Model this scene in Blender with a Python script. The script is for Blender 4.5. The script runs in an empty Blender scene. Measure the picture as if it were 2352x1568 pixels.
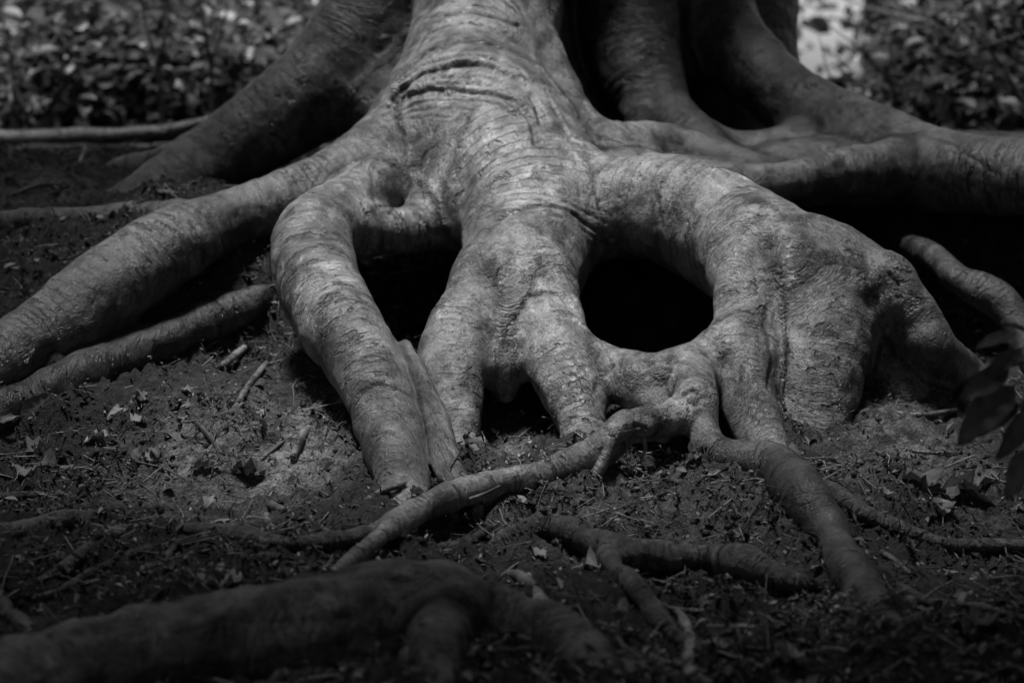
import bpy, math, random, time
import numpy as np
from mathutils import Vector, Matrix, Euler

T0 = time.time()
R = math.radians
rng = np.random.default_rng(11)
random.seed(11)
sc = bpy.context.scene
COL = sc.collection

# ------------------------------------------------------------------ camera
PITCH = R(-8.5)
LENS = 65.0
CAM = np.array([0.0, -4.5, 0.78])
cam_d = bpy.data.cameras.new('camera')
cam_d.lens = LENS
cam_d.sensor_width = 36.0
cam_d.clip_start = 0.05
cam_d.clip_end = 500.0
cam_d.dof.use_dof = True
cam_d.dof.focus_distance = 3.75
cam_d.dof.aperture_fstop = 3.0
cam_o = bpy.data.objects.new('camera', cam_d)
COL.objects.link(cam_o)
cam_o.location = CAM
cam_o.rotation_euler = (R(90) + PITCH, 0, 0)
sc.camera = cam_o

# ------------------------------------------------------------------ light
SUN_EL, SUN_AZ = R(82), R(255)      # azimuth measured from +Y (north) clockwise: light comes from behind the camera
SUN_STRENGTH, SUN_ANGLE, SKY_STRENGTH, EXPOSURE = 5.0, R(14), 0.06, 1.15
w = bpy.data.worlds.new('World')
sc.world = w
w.use_nodes = True
nt = w.node_tree
nt.nodes.clear()
sky = nt.nodes.new('ShaderNodeTexSky')
sky.sky_type = 'NISHITA'
sky.sun_disc = False
sky.sun_elevation = SUN_EL
sky.sun_rotation = SUN_AZ
bw = nt.nodes.new('ShaderNodeRGBToBW')
bg = nt.nodes.new('ShaderNodeBackground')
bg.inputs['Strength'].default_value = SKY_STRENGTH
out = nt.nodes.new('ShaderNodeOutputWorld')
nt.links.new(sky.outputs[0], bw.inputs[0])
nt.links.new(bw.outputs[0], bg.inputs['Color'])
nt.links.new(bg.outputs[0], out.inputs['Surface'])
sl = bpy.data.lights.new('sun', 'SUN')
sl.energy = SUN_STRENGTH
sl.angle = SUN_ANGLE
sl.color = (1, 1, 1)
so = bpy.data.objects.new('sun', sl)
COL.objects.link(so)
sdir = Vector((math.sin(SUN_AZ) * math.cos(SUN_EL), math.cos(SUN_AZ) * math.cos(SUN_EL), math.sin(SUN_EL)))
so.rotation_euler = sdir.to_track_quat('Z', 'Y').to_euler()
so.location = (0, -2, 12)
vs = sc.view_settings
vs.view_transform = 'Standard'
vs.look = 'None'
vs.exposure = EXPOSURE
vs.gamma = 1.0
sc.render.engine = 'CYCLES'
sc.cycles.use_denoising = True
sc.cycles.max_bounces = 6
sc.cycles.diffuse_bounces = 1
sc.cycles.transparent_max_bounces = 4

# ------------------------------------------------------------------ projection helpers (photo read at 2352 x 1568)
FPX = 1176.0 / (18.0 / LENS)
cp, sp = math.cos(PITCH), math.sin(PITCH)


def ray(px, py):
    u = (px - 1176.0) / FPX
    v = (784.0 - py) / FPX
    return np.array([u, cp - v * sp, sp + v * cp])


def at(px, py, Y):
    d = ray(px, py)
    return CAM + d * ((Y - CAM[1]) / d[1])


def dist_of(p):
    return (p[1] - CAM[1]) * cp + (p[2] - CAM[2]) * sp


# ------------------------------------------------------------------ noise
_perm = np.random.default_rng(5).permutation(256).astype(np.int64)
_perm = np.concatenate([_perm, _perm])
_val = np.random.default_rng(6).random(256) * 2 - 1


def vnoise(p):
    p = np.asarray(p, dtype=np.float64)
    i = np.floor(p).astype(np.int64)
    f = p - i
    f = f * f * f * (f * (f * 6 - 15) + 10)
    i &= 255

    def h(a, b, c):
        return _val[_perm[(_perm[(_perm[a & 255] + b) & 255] + c) & 255]]
    x, y, z = i[..., 0], i[..., 1], i[..., 2]
    fx, fy, fz = f[..., 0], f[..., 1], f[..., 2]
    c00 = h(x, y, z) * (1 - fx) + h(x + 1, y, z) * fx
    c10 = h(x, y + 1, z) * (1 - fx) + h(x + 1, y + 1, z) * fx
    c01 = h(x, y, z + 1) * (1 - fx) + h(x + 1, y, z + 1) * fx
    c11 = h(x, y + 1, z + 1) * (1 - fx) + h(x + 1, y + 1, z + 1) * fx
    return (c00 * (1 - fy) + c10 * fy) * (1 - fz) + (c01 * (1 - fy) + c11 * fy) * fz


def fbm(p, octaves=4, gain=0.5):
    p = np.asarray(p, dtype=np.float64)
    s = 0
    a = 1.0
    for o in range(octaves):
        s = s + a * vnoise(p * (2.0 ** o) + 17.3 * o)
        a *= gain
    return s


def sstep(a, b, x):
    t = np.clip((x - a) / (b - a), 0, 1)
    return t * t * (3 - 2 * t)


# ------------------------------------------------------------------ ground height
PY = np.array([-9, -4.5, -2.2, -1.2, -1.0, -0.63, -0.3, 0.0, 0.3, 1.0, 2.0, 4.0, 6.0, 9.0, 16, 40, 120])
PZ = np.array([-0.3, -0.15, -0.08, -0.07, -0.05, 0.0, 0.08, 0.17, 0.29, 0.43, 0.47, 0.5, 0.38, 0.1, -0.8, -3.0, -7.0])
RY = np.array([-9, -4.5, -2.2, -1.2, -0.63, -0.2, 0.0, 0.3, 0.6, 0.8, 1.0, 2.0, 4.0, 6.0, 9.0, 16, 40, 120])
RZ = np.array([-0.3, -0.15, -0.08, -0.07, -0.01, 0.01, 0.0, 0.0, 0.05, 0.30, 0.46, 0.48, 0.5, 0.38, 0.1, -0.8, -3.0, -7.0])
LX = np.array([-1.6, -1.06, -.91, -.74, -.545, -.4])
LY_ = np.array([-.9, -.40, -.22, -.02, .12, .2])
LT = np.array([.02, .10, .19, .30, .36, .36])
# hollows under the arches and mounds: x, y, radius x, radius y, height
BUMPS = [(0.33, 0.14, 0.27, 0.36, -0.26), (-0.24, 0.12, 0.20, 0.28, -0.15), 
         (-0.55, -0.2, 0.22, 0.2, -0.06), (-0.05, -0.62, 0.14, 0.18, -0.05), (-0.95, 0.5, 0.7, 0.5, 0.05),
         (0.42, -1.02, 0.28, 0.16, 0.045), (-0.55, -1.95, 0.5, 0.28, 0.05), (-0.33, -0.85, 0.12, 0.35, 0.045)]


def ground_base(x, y):
    x = np.asarray(x, float)
    y = np.asarray(y, float)
    z = np.interp(y, PY, PZ)
    z2 = np.interp(y - 0.10, PY, PZ)
    z3 = np.interp(y + 0.10, PY, PZ)
    z = (z + z2 + z3) / 3
    # steep eroded bank under the right root and under the long left root
    wr = sstep(.58, .78, x)
    z = z * (1 - wr) + np.interp(y, RY, RZ) * wr
    yl = np.interp(x, LX, LY_)
    top = np.interp(x, LX, LT)
    step = sstep(-.15, .0, y - yl) * sstep(-.36, -.5, x)
    z = z + step * np.maximum(top - z, 0)
    for bx, by, rx, ry, h in BUMPS:
        z = z + h * np.exp(-((x - bx) / rx) ** 2 - ((y - by) / ry) ** 2)
    return z


def ground_z(x, y):
    x = np.asarray(x, float)
    y = np.asarray(y, float)
    z = ground_base(x, y)
    P = np.stack([x, y, np.zeros_like(x)], -1)
    far = np.clip(np.hypot(x, y) / 6.0, 0, 1)
    z = z + 0.040 * fbm(P * 2.3, 3) + 0.3 * far * far * vnoise(P * 0.25)
    return z


def gp(px, py, h=0.0):
    """the point where the line of sight meets the ground lifted by h"""
    d = ray(px, py)
    ts = np.linspace(1.5, 40, 4000)
    P = CAM + d[None] * ts[:, None]
    below = P[:, 2] < ground_z(P[:, 0], P[:, 1]) + h
    k = int(np.argmax(below)) if below.any() else len(ts) - 1
    return P[k]


# ------------------------------------------------------------------ material helpers
def new_mat(name):
    m = bpy.data.materials.new(name)
    m.use_nodes = True
    n = m.node_tree
    n.nodes.clear()
    o = n.nodes.new('ShaderNodeOutputMaterial')
    b = n.nodes.new('ShaderNodeBsdfPrincipled')
    n.links.new(b.outputs[0], o.inputs['Surface'])
    return m, n, b, o


class NB:
    """small node-building helper"""

    def __init__(self, tree):
        self.t = tree

    def n(self, kind, **kw):
        x = self.t.nodes.new(kind)
        for k, v in kw.items():
            setattr(x, k, v)
        return x

    def link(self, a, b):
        self.t.links.new(a, b)

    def attr(self, name):
        return self.n('ShaderNodeAttribute', attribute_name=name).outputs['Fac']

    def geo(self, what='Position'):
        return self.n('ShaderNodeNewGeometry').outputs[what]

    def objc(self):
        return self.n('ShaderNodeTexCoord').outputs['Object']

    def math(self, op, a, b=None, c=None, clamp=False):
        x = self.n('ShaderNodeMath', operation=op, use_clamp=clamp)
        for i, v in enumerate((a, b, c)):
            if v is None:
                continue
            if isinstance(v, (int, float)):
                x.inputs[i].default_value = v
            else:
                self.link(v, x.inputs[i])
        return x.outputs[0]

    def noise(self, vec, scale, detail=4, rough=0.55, dist=0.0):
        x = self.n('ShaderNodeTexNoise')
        if vec is not None:
            self.link(vec, x.inputs['Vector'])
        x.inputs['Scale'].default_value = scale
        x.inputs['Detail'].default_value = detail
        x.inputs['Roughness'].default_value = rough
        x.inputs['Distortion'].default_value = dist
        return x.outputs['Fac']

    def voro(self, vec, scale, feature='F1'):
        x = self.n('ShaderNodeTexVoronoi', feature=feature)
        self.link(vec, x.inputs['Vector'])
        x.inputs['Scale'].default_value = scale
        return x.outputs['Distance']

    def ramp(self, fac, stops):
        x = self.n('ShaderNodeValToRGB')
        e = x.color_ramp.elements
        while len(e) < len(stops):
            e.new(0.5)
        for el, (p, v) in zip(e, stops):
            el.position = p
            el.color = (v, v, v, 1)
        self.link(fac, x.inputs[0])
        return x.outputs[0]

    def mix(self, fac, a, b):
        x = self.n('ShaderNodeMix', data_type='FLOAT')
        for s, v in ((x.inputs[0], fac), (x.inputs[2], a), (x.inputs[3], b)):
            if isinstance(v, (int, float)):
                s.default_value = v
            else:
                self.link(v, s)
        return x.outputs[0]

    def comb(self, x, y, z):
        c = self.n('ShaderNodeCombineXYZ')
        for i, v in enumerate((x, y, z)):
            if isinstance(v, (int, float)):
                c.inputs[i].default_value = v
            else:
                self.link(v, c.inputs[i])
        return c.outputs[0]

    def sep(self, v):
        s = self.n('ShaderNodeSeparateXYZ')
        self.link(v, s.inputs[0])
        return s.outputs

    def bump(self, height, strength=1.0, distance=0.01, normal=None):
        b = self.n('ShaderNodeBump')
        b.inputs['Strength'].default_value = strength
        b.inputs['Distance'].default_value = distance
        self.link(height, b.inputs['Height'])
        if normal is not None:
            self.link(normal, b.inputs['Normal'])
        return b.outputs[0]


def bark_material(name, base=1.0, ring=1.0, patch=0.5):
    """smooth beech bark: growth rings run across each root (attribute 's' = metres along the root)"""
    m, t, b, o = new_mat(name)
    N = NB(t)
    P = N.geo('Position')
    s = N.attr('s')
    cr = N.attr('crease')
    x, y, z = N.sep(P)
    big = N.noise(P, 3.2, 4, 0.6)
    mid = N.noise(P, 13, 5, 0.65, 0.4)
    fine = N.noise(P, 120, 4, 0.75)
    grain = N.noise(P, 330, 2, 0.6)
    # rings
    st = N.attr('stain')
    jn = N.attr('junction')
    wob = N.math('MULTIPLY_ADD', N.noise(P, 9, 3, 0.5), 0.06, s)
    v1 = N.comb(N.math('MULTIPLY', wob, 70), N.math('MULTIPLY', x, 6), N.math('MULTIPLY_ADD', y, 5, N.math('MULTIPLY', z, 6)))
    r1 = N.noise(v1, 1.0, 3, 0.6)
    v2 = N.comb(N.math('MULTIPLY', wob, 240), N.math('MULTIPLY', x, 16), N.math('MULTIPLY_ADD', y, 14, N.math('MULTIPLY', z, 16)))
    r2 = N.noise(v2, 1.0, 2, 0.6)
    v3 = N.comb(N.math('MULTIPLY', wob, 48), N.math('MULTIPLY', x, 11), N.math('MULTIPLY_ADD', y, 10, N.math('MULTIPLY', z, 11)))
    r3 = N.noise(v3, 1.0, 3, 0.6)
    ringzone = N.ramp(N.noise(P, 3.6, 3, 0.5), [(0.34, 0.15), (0.54, 1)])
    ringzone = N.math('MULTIPLY', ringzone, N.attr('single'))
    line = N.math('MULTIPLY', N.ramp(r3, [(0.60, 0), (0.64, 1)]), ringzone)             # short dark cracks across the root
    # colour
    c = N.ramp(big, [(0.25, 0.16), (0.5, 0.26), (0.72, 0.38)])
    patches = N.ramp(N.noise(P, 7.5, 6, 0.7, 0.5), [(0.38, 1), (0.56, 0)])
    c = N.mix(N.math('MULTIPLY', patches, patch), c, N.math('MULTIPLY', c, 0.28))
    blot = N.ramp(N.noise(P, 30, 5, 0.75, 0.7), [(0.36, 1), (0.47, 0)])
    c = N.mix(N.math('MULTIPLY', blot, patch), c, N.math('MULTIPLY', c, 0.22))
    lich = N.ramp(N.noise(P, 19, 7, 0.78, 0.8), [(0.54, 0), (0.64, 1)])
    c = N.mix(N.math('MULTIPLY', lich, N.math('MULTIPLY', N.ramp(big, [(0.4, 0.25), (0.6, 1.0)]), 0.85)), c, 0.55)
    strk = N.noise(N.comb(N.math('MULTIPLY', x, 13), N.math('MULTIPLY', y, 13), N.math('MULTIPLY', z, 3.5)), 1.0, 5, 0.65, 0.3)
    c = N.math('MULTIPLY', c, N.ramp(strk, [(0.36, 0.34), (0.52, 0.95), (0.7, 1.2)]))
    speck = N.ramp(fine, [(0.37, 1), (0.46, 0)])
    c = N.mix(N.math('MULTIPLY', speck, 0.8), c, 0.04)
    c = N.math('MULTIPLY', c, N.mix(ringzone, 1.0, N.ramp(r1, [(0.32, 0.6), (0.6, 1.12)])))
    c = N.math('MULTIPLY', c, N.mix(ringzone, 1.0, N.ramp(r2, [(0.3, 0.68), (0.65, 1.15)])))
    c = N.math('MULTIPLY', c, N.ramp(grain, [(0.25, 0.55), (0.75, 1.35)]))
    c = N.mix(N.math('MULTIPLY', line, 0.8), c, 0.035)
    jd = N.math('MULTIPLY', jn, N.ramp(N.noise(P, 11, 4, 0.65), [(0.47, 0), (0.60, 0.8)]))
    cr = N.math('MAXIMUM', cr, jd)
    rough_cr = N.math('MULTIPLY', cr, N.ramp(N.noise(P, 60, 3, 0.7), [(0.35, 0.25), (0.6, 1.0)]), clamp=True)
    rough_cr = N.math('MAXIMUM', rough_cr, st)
    c = N.mix(rough_cr, c, 0.03)  # dark stains, soil in joins, and painted shade in creases and folds
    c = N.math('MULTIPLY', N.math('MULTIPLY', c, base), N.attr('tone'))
    N.link(c, b.inputs['Base Color'])
    N.link(N.ramp(mid, [(0.3, 0.27), (0.7, 0.55)]), b.inputs['Roughness'])
    b.inputs['Specular IOR Level'].default_value = 0.5
    # relief
    h = N.math('MULTIPLY', r1, N.math('MULTIPLY_ADD', jn, 1.6, N.math('MULTIPLY_ADD', ringzone, 0.75, 0.08)))
    h = N.math('MULTIPLY_ADD', N.math('MULTIPLY', r2, N.math('MULTIPLY_ADD', ringzone, 0.7, 0.3)), 0.45, h)
    h = N.math('MULTIPLY_ADD', fine, 0.38, h)
    h = N.math('MULTIPLY_ADD', grain, 0.13, h)
    h = N.math('MULTIPLY_ADD', N.noise(P, 26, 4, 0.6), 0.6, h)
    h = N.math('SUBTRACT', h, N.math('MULTIPLY', line, 0.8))
    h = N.math('MULTIPLY_ADD', N.math('MULTIPLY', cr, N.noise(P, 130, 3, 0.7)), 2.2, h)
    N.link(N.bump(h, 1.0 * ring, 0.008), b.inputs['Normal'])
    return m


def soil_material():
    m, t, b, o = new_mat('forest_soil')
    N = NB(t)
    P = N.geo('Position')
    mid = N.noise(P, 8, 5, 0.65)
    fine = N.noise(P, 55, 6, 0.75)
    gr = N.noise(P, 240, 3, 0.7)
    sandy = N.attr('sandy')
    c = N.ramp(mid, [(0.3, 0.008), (0.55, 0.022), (0.75, 0.055)])
    sand = N.ramp(fine, [(0.32, 0.05), (0.5, 0.30), (0.68, 0.52)])
    sm = N.math('MULTIPLY', sandy, N.ramp(N.noise(P, 15, 6, 0.78), [(0.40, 0.05), (0.56, 1.0)]))
    c = N.mix(sm, c, sand)
    c = N.math('MULTIPLY', c, N.ramp(gr, [(0.25, 0.25), (0.75, 1.7)]))
    spk = N.ramp(fine, [(0.60, 0), (0.68, 1)])
    c = N.mix(N.math('MULTIPLY', spk, 0.45), c, 0.16)
    N.link(c, b.inputs['Base Color'])
    b.inputs['Roughness'].default_value = 0.8
    h = N.math('MULTIPLY_ADD', gr, 0.35, fine)
    h = N.math('MULTIPLY_ADD', N.noise(P, 25, 4, 0.6), 1.6, h)
    N.link(N.bump(h, 1.0, 0.02), b.inputs['Normal'])
    return m


M = {}
M['bark'] = bark_material('beech_bark', 0.92, 1.0, 0.75)
M['bark_dark'] = bark_material('dark_root_bark', 0.50, 2.2, 0.95)  # darker bark with stronger relief
M['soil'] = soil_material()


# ------------------------------------------------------------------ object helpers
def link(o, parent=None):
    COL.objects.link(o)
    if parent is not None:
        o.parent = parent
    return o


def empty(name, loc=(0, 0, 0)):
    o = bpy.data.objects.new(name, None)
    o.empty_display_size = 0.1
    o.location = loc
    COL.objects.link(o)
    return o


def tag(o, label=None, cat=None, group=None, kind=None):
    if label:
        o['label'] = label
    if cat:
        o['category'] = cat
    if group:
        o['group'] = group
    if kind:
        o['kind'] = kind
    return o


def mesh_from(name, V, F, mat, attrs=None, smooth=True, normals=None):
    """V (n,3), F list/array of quads or tris"""
    me = bpy.data.meshes.new(name)
    V = np.asarray(V, np.float32)
    if isinstance(F, np.ndarray):
        k = F.shape[1]
        nf = len(F)
        me.vertices.add(len(V))
        me.vertices.foreach_set('co', V.ravel())
        me.loops.add(nf * k)
        me.loops.foreach_set('vertex_index', F.ravel().astype(np.int32))
        me.polygons.add(nf)
        me.polygons.foreach_set('loop_start', np.arange(0, nf * k, k, dtype=np.int32))
        me.update(calc_edges=True)
    else:
        me.from_pydata([tuple(v) for v in V], [], [tuple(f) for f in F])
    if attrs:
        for an, av in attrs.items():
            a = me.attributes.new(an, 'FLOAT', 'POINT')
            a.data.foreach_set('value', np.asarray(av, np.float32))
    if smooth:
        me.polygons.foreach_set('use_smooth', np.ones(len(me.polygons), bool))
    if mat is not None:
        me.materials.append(mat)
    if normals is not None:
        me.normals_split_custom_set_from_vertices([tuple(n) for n in np.asarray(normals, float)])
    me.update()
    return me


def vert_normals(V, F):
    a = V[F[:, 0]]
    if F.shape[1] == 4:
        n = np.cross(V[F[:, 2]] - a, V[F[:, 3]] - V[F[:, 1]])
    else:
        n = np.cross(V[F[:, 1]] - a, V[F[:, 2]] - a)
    N_ = np.zeros_like(V)
    for k in range(F.shape[1]):
        for ax in range(3):
            N_[:, ax] += np.bincount(F[:, k], n[:, ax], len(V))
    return N_ / np.maximum(np.linalg.norm(N_, axis=1, keepdims=True), 1e-12)


# ------------------------------------------------------------------ splines, tubes and blended root surfaces
def catmull(P, n_per=6):
    """P (m,4): x y z r -> dense (k,4)"""
    P = np.asarray(P, float)
    if len(P) == 2:
        t = np.linspace(0, 1, n_per + 1)[:, None]
        return P[0] * (1 - t) + P[1] * t
    E = np.vstack([2 * P[0] - P[1], P, 2 * P[-1] - P[-2]])
    E[0, 3], E[-1, 3] = P[0, 3], P[-1, 3]
    outp = []
    for i in range(1, len(E) - 2):
        p0, p1, p2, p3 = E[i - 1], E[i], E[i + 1], E[i + 2]
        for k in range(n_per):
            t = k / n_per
            outp.append(0.5 * ((2 * p1) + (-p0 + p2) * t + (2 * p0 - 5 * p1 + 4 * p2 - p3) * t * t + (-p0 + 3 * p1 - 3 * p2 + p3) * t ** 3))
    outp.append(E[-2])
    o = np.array(outp)
    o[:, 3] = np.maximum(o[:, 3], 0.002)
    return o


def path3(pts):
    """photo points -> (x y z r). (px,py,Y,rpx): Y number = depth plane; ('g',h) = on the ground lifted by h radii"""
    o = []
    for px, py, Y, r in pts:
        if isinstance(Y, tuple):
            p = gp(px, py, 0.0)
            rr = r * dist_of(p) / FPX
            p = gp(px, py, Y[1] * rr)
        else:
            p = at(px, py, Y)
        o.append((p[0], p[1], p[2], r * dist_of(p) / FPX))
    return np.array(o)


def seg_dist(X, a, b):
    ab = b[:3] - a[:3]
    L2 = max(float(ab @ ab), 1e-12)
    t = np.clip(((X - a[:3]) @ ab) / L2, 0, 1)
    q = X - a[:3] - t[..., None] * ab
    return np.sqrt(q[..., 0] ** 2 + q[..., 1] ** 2 + q[..., 2] ** 2) - (a[3] + (b[3] - a[3]) * t), t


def smin(a, b, k):
    h = np.maximum(k - np.abs(a - b), 0) / k
    return np.minimum(a, b) - h * h * k * 0.25


def surface_nets(G, org, vox):
    s = G < 0
    nx, ny, nz = G.shape
    cnt = np.zeros((nx - 1, ny - 1, nz - 1), np.int8)
    for dx in (0, 1):
        for dy in (0, 1):
            for dz in (0, 1):
                cnt += s[dx:nx - 1 + dx, dy:ny - 1 + dy, dz:nz - 1 + dz]
    act = (cnt > 0) & (cnt < 8)
    I = np.argwhere(act)
    idx = np.full(act.shape, -1, np.int32)
    idx[I[:, 0], I[:, 1], I[:, 2]] = np.arange(len(I))
    corners = [(dx, dy, dz) for dx in (0, 1) for dy in (0, 1) for dz in (0, 1)]
    cv = np.stack([G[I[:, 0] + c[0], I[:, 1] + c[1], I[:, 2] + c[2]] for c in corners], 1).astype(np.float64)
    S = np.zeros((len(I), 3))
    C = np.zeros(len(I))
    for a in range(8):
        for b in range(a + 1, 8):
            ca, cb = corners[a], corners[b]
            if sum(abs(ca[i] - cb[i]) for i in range(3)) != 1:
                continue
            va, vb = cv[:, a], cv[:, b]
            m = (va < 0) != (vb < 0)
            t = np.where(m, va / np.where(m, va - vb, 1), 0)
            p = np.array(ca)[None] + t[:, None] * (np.array(cb) - np.array(ca))[None]
            S += p * m[:, None]
            C += m
    V = org + (I + S / C[:, None]) * vox
    Q = []
    for ax in range(3):
        sl0 = [slice(None)] * 3
        sl1 = [slice(None)] * 3
        sl0[ax] = slice(0, -1)
        sl1[ax] = slice(1, None)
        ch = s[tuple(sl0)] != s[tuple(sl1)]
        E = np.argwhere(ch)
        b1, b2 = (ax + 1) % 3, (ax + 2) % 3
        lim = np.array(act.shape)
        ok = (E[:, b1] > 0) & (E[:, b2] > 0) & (E[:, b1] < lim[b1]) & (E[:, b2] < lim[b2])
        E = E[ok]
        if not len(E):
            continue
        inside = s[E[:, 0], E[:, 1], E[:, 2]]
        o1 = np.zeros(3, int)
        o1[b1] = 1
        o2 = np.zeros(3, int)
        o2[b2] = 1
        qs = [E - o1 - o2, E - o2, E, E - o1]
        q = np.stack([idx[c[:, 0], c[:, 1], c[:, 2]] for c in qs], 1)
        q[~inside] = q[~inside][:, ::-1]
        Q.append(q)
    Q = np.vstack(Q)
    Q = Q[(Q >= 0).all(1)]
    return V, Q


def laplace(V, F, it=2, lam=0.5):
    n = len(V)
    e = np.vstack([F[:, [i, (i + 1) % F.shape[1]]] for i in range(F.shape[1])])
    for _ in range(it):
        S = np.zeros_like(V)
        c = np.bincount(e[:, 0], minlength=n) + np.bincount(e[:, 1], minlength=n)
        for ax in range(3):
            S[:, ax] = np.bincount(e[:, 0], V[e[:, 1], ax], n) + np.bincount(e[:, 1], V[e[:, 0], ax], n)
        V = V + lam * (S / np.maximum(c, 1)[:, None] - V)
    return V


def grow(branches, vox, pad=0.03, zmin=None, zmax=None, lump=0.006, ring_amp=0.0012, seed=0.0, creases=(), stain_shade_lines=()):
    """branches: list of dict(name, pts (m,4), k). returns V,F,part index per face, attributes, normals"""
    dense = []
    for br in branches:
        D = catmull(br['pts'], br.get('n', 6))
        br['D'] = D
        if D[:, 3].mean() < 0.045:
            D[:, 3] *= 1 + 0.16 * vnoise(D[:, :3] * 11 + 2.2)
        L = np.concatenate([[0], np.cumsum(np.linalg.norm(np.diff(D[:, :3], axis=0), axis=1))])
        br['L'] = L
        dense.append(D)
    A = np.vstack(dense)
    lo = (A[:, :3] - A[:, 3:4]).min(0) - pad
    hi = (A[:, :3] + A[:, 3:4]).max(0) + pad
    if zmin is not None:
        lo[2] = max(lo[2], zmin)
    if zmax is not None:
        hi[2] = min(hi[2], zmax)
    lo[0], hi[0] = max(lo[0], -1.75), min(hi[0], 1.75)
    BK = 4
    cd = np.ceil((hi - lo) / (vox * BK)).astype(int) + 1      # coarse cells, each BK^3 fine points
    dims = cd * BK

    def blend(cells, pts_of, rad, first):
        """signed distance at the points of the given cells (cell centre array), branch after branch"""
        n_ = len(cells)
        g = np.full((n_, first), 0.5, np.float32)
        for br in branches:
            D = br['D'].astype(np.float32)
            k = br['k']
            m = D[:, 3].max() + k + rad + 0.02
            near = np.nonzero(((cells > D[:, :3].min(0) - m) & (cells < D[:, :3].max(0) + m)).all(1))[0]
            if not len(near):
                continue
            B = np.full((len(near), first), 1.0, np.float32)
            cn = cells[near]
            for i in range(len(D) - 1):
                a_, b_ = D[i], D[i + 1]
                d, _ = seg_dist(cn, a_, b_)
                sel = np.nonzero(d < k + rad + 0.02)[0]
                if not len(sel):
                    continue
                d, _ = seg_dist(pts_of(near[sel]), a_, b_)
                B[sel] = smin(B[sel], d.astype(np.float32), 0.004)
            g[near] = smin(g[near], B, k)
        return g
    CI = np.stack(np.meshgrid(*[np.arange(c) for c in cd], indexing='ij'), -1).reshape(-1, 3)
    CC = (lo + (CI + 0.5 * (BK - 1) / BK) * vox * BK).astype(np.float32)
    gc = blend(CC, lambda q: CC[q][:, None, :], 0.05, 1)[:, 0]
    actc = np.nonzero(np.abs(gc) < vox * BK * 1.6)[0]
    sub = np.stack(np.meshgrid(*[np.arange(BK)] * 3, indexing='ij'), -1).reshape(-1, 3)
    corner = (lo + CI[actc] * vox * BK).astype(np.float32)
    subv = (sub * vox).astype(np.float32)
    gf = blend(CC[actc], lambda q: corner[q][:, None, :] + subv[None], vox * BK, BK ** 3)
    G = np.where(gc < 0, np.float32(-1), np.float32(1)).reshape(cd)
    G = np.broadcast_to(G[:, None, :, None, :, None], (cd[0], BK, cd[1], BK, cd[2], BK)).copy()
    ia = CI[actc]
    for j, (dx, dy, dz) in enumerate(sub):
        G[ia[:, 0], dx, ia[:, 1], dy, ia[:, 2], dz] = gf[:, j]
    G = G.reshape(dims)
    G[:, :, -1] = 1.0
    G[0] = 1.0
    G[-1] = 1.0
    G[:, 0] = 1.0
    G[:, -1] = 1.0
    V, F = surface_nets(G, lo, vox)
    # drop what lies deep in the ground
    keepv = V[:, 2] > ground_z(V[:, 0], V[:, 1]) - 0.06
    F = F[keepv[F].all(1)]
    used = np.unique(F)
    rm_ = np.full(len(V), -1)
    rm_[used] = np.arange(len(used))
    V = V[used]
    F = rm_[F]
    V = laplace(V, F, 3, 0.5)
    # per-vertex nearest branches
    n = len(V)
    solid = [b for b in branches if not b.get('cut')]
    DB = np.full((len(solid), n), 9.0, np.float32)
    SB = np.zeros((len(solid), n), np.float32)
    for bi, br in enumerate(solid):
        D, L = br['D'], br['L']
        rm = D[:, 3].max() + 0.1
        nb = np.nonzero(((V > D[:, :3].min(0) - rm) & (V < D[:, :3].max(0) + rm)).all(1))[0]
        Vb = V[nb]
        for i in range(len(D) - 1):
            a, b = D[i], D[i + 1]
            rm = max(a[3], b[3]) + 0.1
            mid_ = (a[:3] + b[:3]) / 2
            rr_ = (rm + np.linalg.norm(b[:3] - a[:3]) / 2) ** 2
            e_ = Vb - mid_
            sel = nb[(e_[:, 0] ** 2 + e_[:, 1] ** 2 + e_[:, 2] ** 2) < rr_]
            if not len(sel):
                continue
            d, t = seg_dist(V[sel], a, b)
            better = d < DB[bi, sel]
            ss = sel[better]
            DB[bi, ss] = d[better]
            SB[bi, ss] = L[i] + t[better] * (L[i + 1] - L[i])
    best = DB.argmin(0)
    dmin = DB.min(0)
    W = np.exp(-np.clip((DB - dmin) / 0.022, 0, 40))
    W /= W.sum(0)
    off = np.array([b.get('off', 0.0) for b in solid])[:, None]
    s = (W * (SB + off)).sum(0)
    srt = np.sort(DB, axis=0)
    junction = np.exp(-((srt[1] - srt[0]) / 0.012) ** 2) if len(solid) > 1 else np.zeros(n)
    Nn = vert_normals(V, F)
    # low lumps, cross rings and folds as real relief
    P = V * 1.0 + seed
    disp = lump * fbm(P * 7.0, 3) + lump * 0.35 * fbm(P * 26.0, 2)
    ringz = sstep(-0.1, 0.5, vnoise(P * 3.1 + 4))
    vv = np.stack([s * 42, P[:, 0] * 4, P[:, 1] * 3 + P[:, 2] * 3], 1)
    disp += ring_amp * (0.4 + ringz) * vnoise(vv)
    crease = np.zeros(n)
    names = [b['name'] for b in solid]
    for (bn, p, depth, width, halflen) in creases:
        bi = names.index(bn)
        p = np.asarray(p)
        j = int(np.argmin(((V - p) ** 2).sum(1)))
        d3 = np.linalg.norm(V - V[j], axis=1)
        sv = SB[bi] - SB[bi, j] + 0.018 * vnoise(V * 14 + 3) + 0.006 * vnoise(V * 45)
        m = np.exp(-(sv / width) ** 2) * sstep(halflen, halflen * 0.55, d3) * (DB[bi] < 0.05)
        lip = np.exp(-((sv + width * 1.7) / (width * 1.3)) ** 2) * sstep(halflen, halflen * 0.5, d3) * (DB[bi] < 0.05)
        disp += -depth * m + depth * 0.55 * lip
        crease = np.maximum(crease, m)
    stain = np.zeros(n)
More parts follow.
